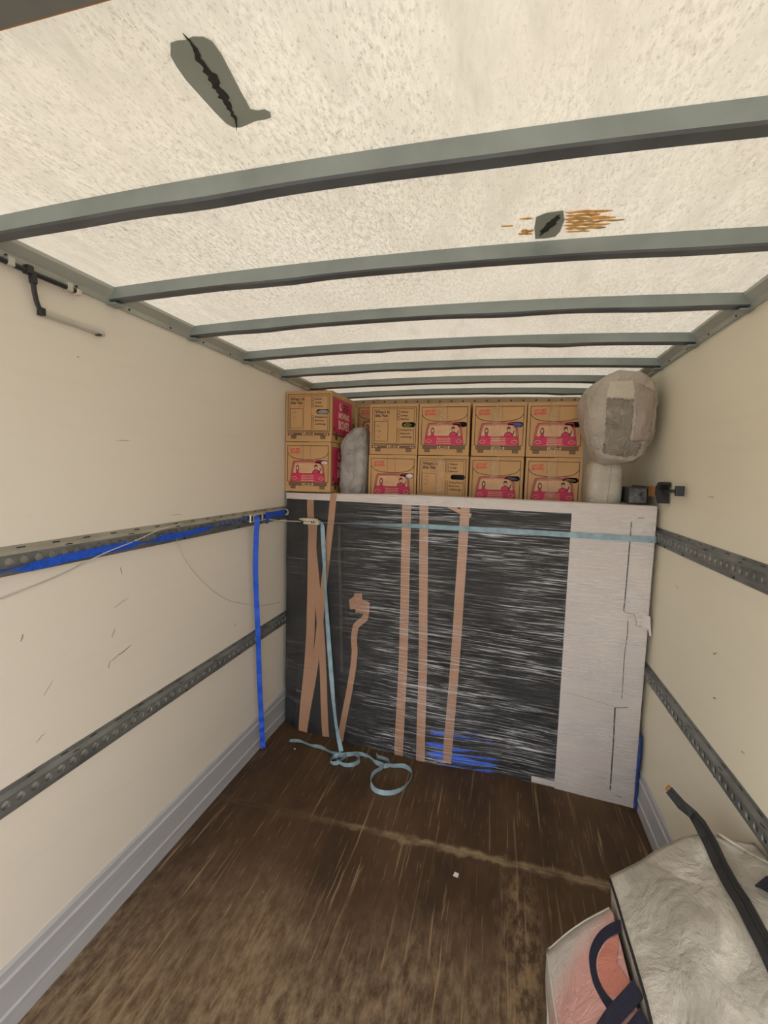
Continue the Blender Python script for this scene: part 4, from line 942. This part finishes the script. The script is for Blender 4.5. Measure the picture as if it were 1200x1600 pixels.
def side(i, j, k):
    x, y, z = top_pt(i, j); t = k / NZ; bul = .02 * math.sin(math.pi * t)
    xx = x + (.0 if i in (0, NX) else 0); zz = lerp(.002, z, t)
    ins = .05 * (1 - t)
    if i == 0: xx += ins * .6 + .006 * noise.noise((y * 9, zz * 9, 4)) * (t < 1)
    if j == NY and t < 1: y -= ins
    if j == 0 and t < 1: y += ins
    return (xx, y, zz)
for k in range(NZ):
    for j in range(NY):
        Fc.append(tuple(vid(side(0, *q)) for q in ((j, k), (j, k + 1), (j + 1, k + 1), (j + 1, k)))); Fc.append(tuple(vid(side(NX, *q)) for q in ((j, k), (j + 1, k), (j + 1, k + 1), (j, k + 1))))
    for i in range(NX):
        Fc.append(tuple(vid(side(q[0], NY, q[1])) for q in ((i, k), (i, k + 1), (i + 1, k + 1), (i + 1, k)))); Fc.append(tuple(vid(side(q[0], 0, q[1])) for q in ((i, k), (i + 1, k), (i + 1, k + 1), (i, k + 1))))
add_obj('bag_body', V, Fc, 'woven', bg, True)
# black piping along the left edge, with the little ear at the corner
pp = [(bx0 - .0015, lerp(by0, 1.343, i / 24), bag_top(bx0, lerp(by0, 1.345, i / 24)) - .006) for i in range(25)]
Geo().tube(pp, .0045, 6).build('piping', 'zip', bg, True)
# the zip: wide black tape with a ridge of teeth, its end sticking out past the bag
def zx(y): return .598 + .012 * math.sin(y * 5) - .03 * sstep(1.0, .6, y)
zp = [(zx(y), y, bag_top(zx(y), y) + .006) for y in [by0 + (1.38 - by0) * i / 30 for i in range(31)]]
zp += [(.602, 1.42, .643), (.598, 1.455, .642), (.578, 1.485, .645), (.556, 1.525, .660)]
Geo().ribbon(zp, [(1, 0, .35)] * 31 + [(1, .1, .5), (.8, .2, .8), (.5, .2, 1), (.4, .3, 1)], [.036] * 31 + [.034, .028, .030, .026], .003).build('zip_tape', 'zip', bg)
Geo().tube([(p[0] + .004, p[1], p[2] + .003) for p in zp], .0035, 6).build('zip_teeth', 'black', bg, True)
Geo().tube([(.557, 1.527, .670), (.552, 1.532, .655)], .006, 6).build('zip_end', 'wood_or', bg)
# navy handle on the back slope
hp = spline([(.655, 1.215, bag_top(.655, 1.215) + .010), (.660, 1.185, bag_top(.66, 1.185) + .022), (.672, 1.12, bag_top(.672, 1.12) + .034), (.690, 1.02, bag_top(.69, 1.02) + .04), (.70, .9, bag_top(.7, .9) + .01)], 6)
Geo().ribbon(hp, [(1, .3, .7)] * len(hp), .040, .003).build('handle', 'navy', bg)
# loose fold of plastic behind the zip
fo = spline([(.64, 1.40, bag_top(.64, 1.38) + .004), (.68, 1.33, bag_top(.68, 1.33) + .004), (.715, 1.25, bag_top(.715, 1.25) + .004)], 6)
Geo().tube(fo, .004, 6).build('fold', 'woven', bg, True)

# smaller see-through bag with pink cloth
pb = thing('clear_bag', 'milky see-through bag of pink cloth with navy handles, beside the big zipped bag', 'bag')
def pk(x, y): return .28 + (x - .21) * 1.133 + .006 * noise.noise((x * 14, y * 10, 7)) + .012 * math.sin(math.pi * min(1, max(0, (x - .21) / .15))) - .02 * sstep(1.265, 1.302, y)
NX2, NY2, NZ2 = 22, 50, 6; V, Fc = [], []; idx = {}
def bp(i, j): y = lerp(.50, 1.302, j / NY2); x = lerp(.207 + .010 * math.sin(y * 9) - .004 * sstep(1.2, 1.3, y), .353, i / NX2); return (x, y, pk(x, y))
def bs_(i, j, k):
    x, y, z = bp(i, j); t = k / NZ2
    if t == 1: return (x, y, z)
    return (x + (.03 * (1 - t) - .012 * math.sin(math.pi * t) if i == 0 else 0), y - (.05 * (1 - t) if j == NY2 else 0), lerp(.002, z, t))
for i in range(NX2):
    for j in range(NY2): Fc.append(tuple(vid(bp(*q)) for q in ((i, j), (i + 1, j), (i + 1, j + 1), (i, j + 1))))
for k_ in range(NZ2):
    for j in range(NY2):
        for i in (0, NX2): Fc.append(tuple(vid(bs_(i, *q)) for q in ((j, k_), (j, k_ + 1), (j + 1, k_ + 1), (j + 1, k_))))
    for i in range(NX2):
        for j in (0, NY2): Fc.append(tuple(vid(bs_(q[0], j, q[1])) for q in ((i, k_), (i, k_ + 1), (i + 1, k_ + 1), (i + 1, k_))))
add_obj('bag_body', V, Fc, 'clearbag', pb, True)
# welted rim with a small ear at the corner
rim = [bp(0, j) for j in range(0, NY2 + 1, 2)] + [bp(i, NY2) for i in range(1, NX2 + 1)]
Geo().tube(rim, .0028, 6).build('rim_welt', 'cord', pb, True)
def onp(x, y, d=.0): return Vector((x, y, pk(x, y) + d))
# salmon cloth pressed against the plastic inside the handle loop
pts = [(p.x, p.y) for p in spline([(.353, 1.205, 0), (.330, 1.200, 0), (.303, 1.178, 0), (.297, 1.14, 0), (.300, 1.10, 0), (.322, 1.072, 0), (.353, 1.085, 0)], 4)]
g = Geo(); cen = onp(.335, 1.14, .0035)
for a_, b_ in zip(pts[:-1], pts[1:]):
    m0, m1 = [((q[0] + .335) / 2, (q[1] + 1.14) / 2) for q in (a_, b_)]
    g.quad(cen, onp(*m0, .0035), onp(*m1, .0035)); g.quad(onp(*m0, .0035), onp(*a_, .0015), onp(*b_, .0015), onp(*m1, .0035))
g.build('salmon_cloth', 'pinkdeep', pb, True)
hq = spline([(.358, 1.214, .462), (.340, 1.220, .440), (.317, 1.217, .415), (.297, 1.197, .392), (.289, 1.170, .382), (.288, 1.133, .381), (.295, 1.097, .389), (.305, 1.066, .401), (.316, 1.040, .414)], 7)
nh = len(hq); PN = Vector((-1.133, 0, 1)).normalized()
Geo().ribbon(hq, [(hq[min(i + 1, nh - 1)] - hq[max(i - 1, 0)]).cross(PN) for i in range(nh)], [lerp(.030, .017, sstep(.3, .6, i / nh)) + .008 * sstep(.7, 1, i / nh) for i in range(nh)], .003).build('handle', 'navy', pb)
hq = spline([(.270, 1.010, .372), (.288, 1.022, .392), (.302, 1.032, .408), (.329, 1.043, .440), (.357, 1.054, .474)], 7)
Geo().ribbon(hq, [(-.25, 1, -.1)] * len(hq), .040, .003).build('handle', 'navy', pb)
hq = spline([(.262, .960, .365), (.30, .968, .408), (.33, .978, .444), (.357, .99, .478)], 7)
Geo().ribbon(hq, [(-.15, 1, -.1)] * len(hq), .05, .003).build('handle', 'navy', pb)

# litter on the floor
for x, y, s_, lab in ((-.10, 1.74, .011, 'small white paper scrap on the floor past the sheet joint'), (-1.09, 2.32, .004, 'tiny pale crumb on the floor near the hanging blue strap')):
    Geo().prism([(x - s_, y - s_ * .7), (x + s_ * .8, y - s_), (x + s_, y + s_ * .6), (x - s_ * .5, y + s_)], .0005, .004, 'XY').build('paper_scrap', 'c_white')
    tag(bpy.data.objects[[o.name for o in bpy.data.objects if o.name.startswith('paper_scrap')][-1]], lab, 'scrap')
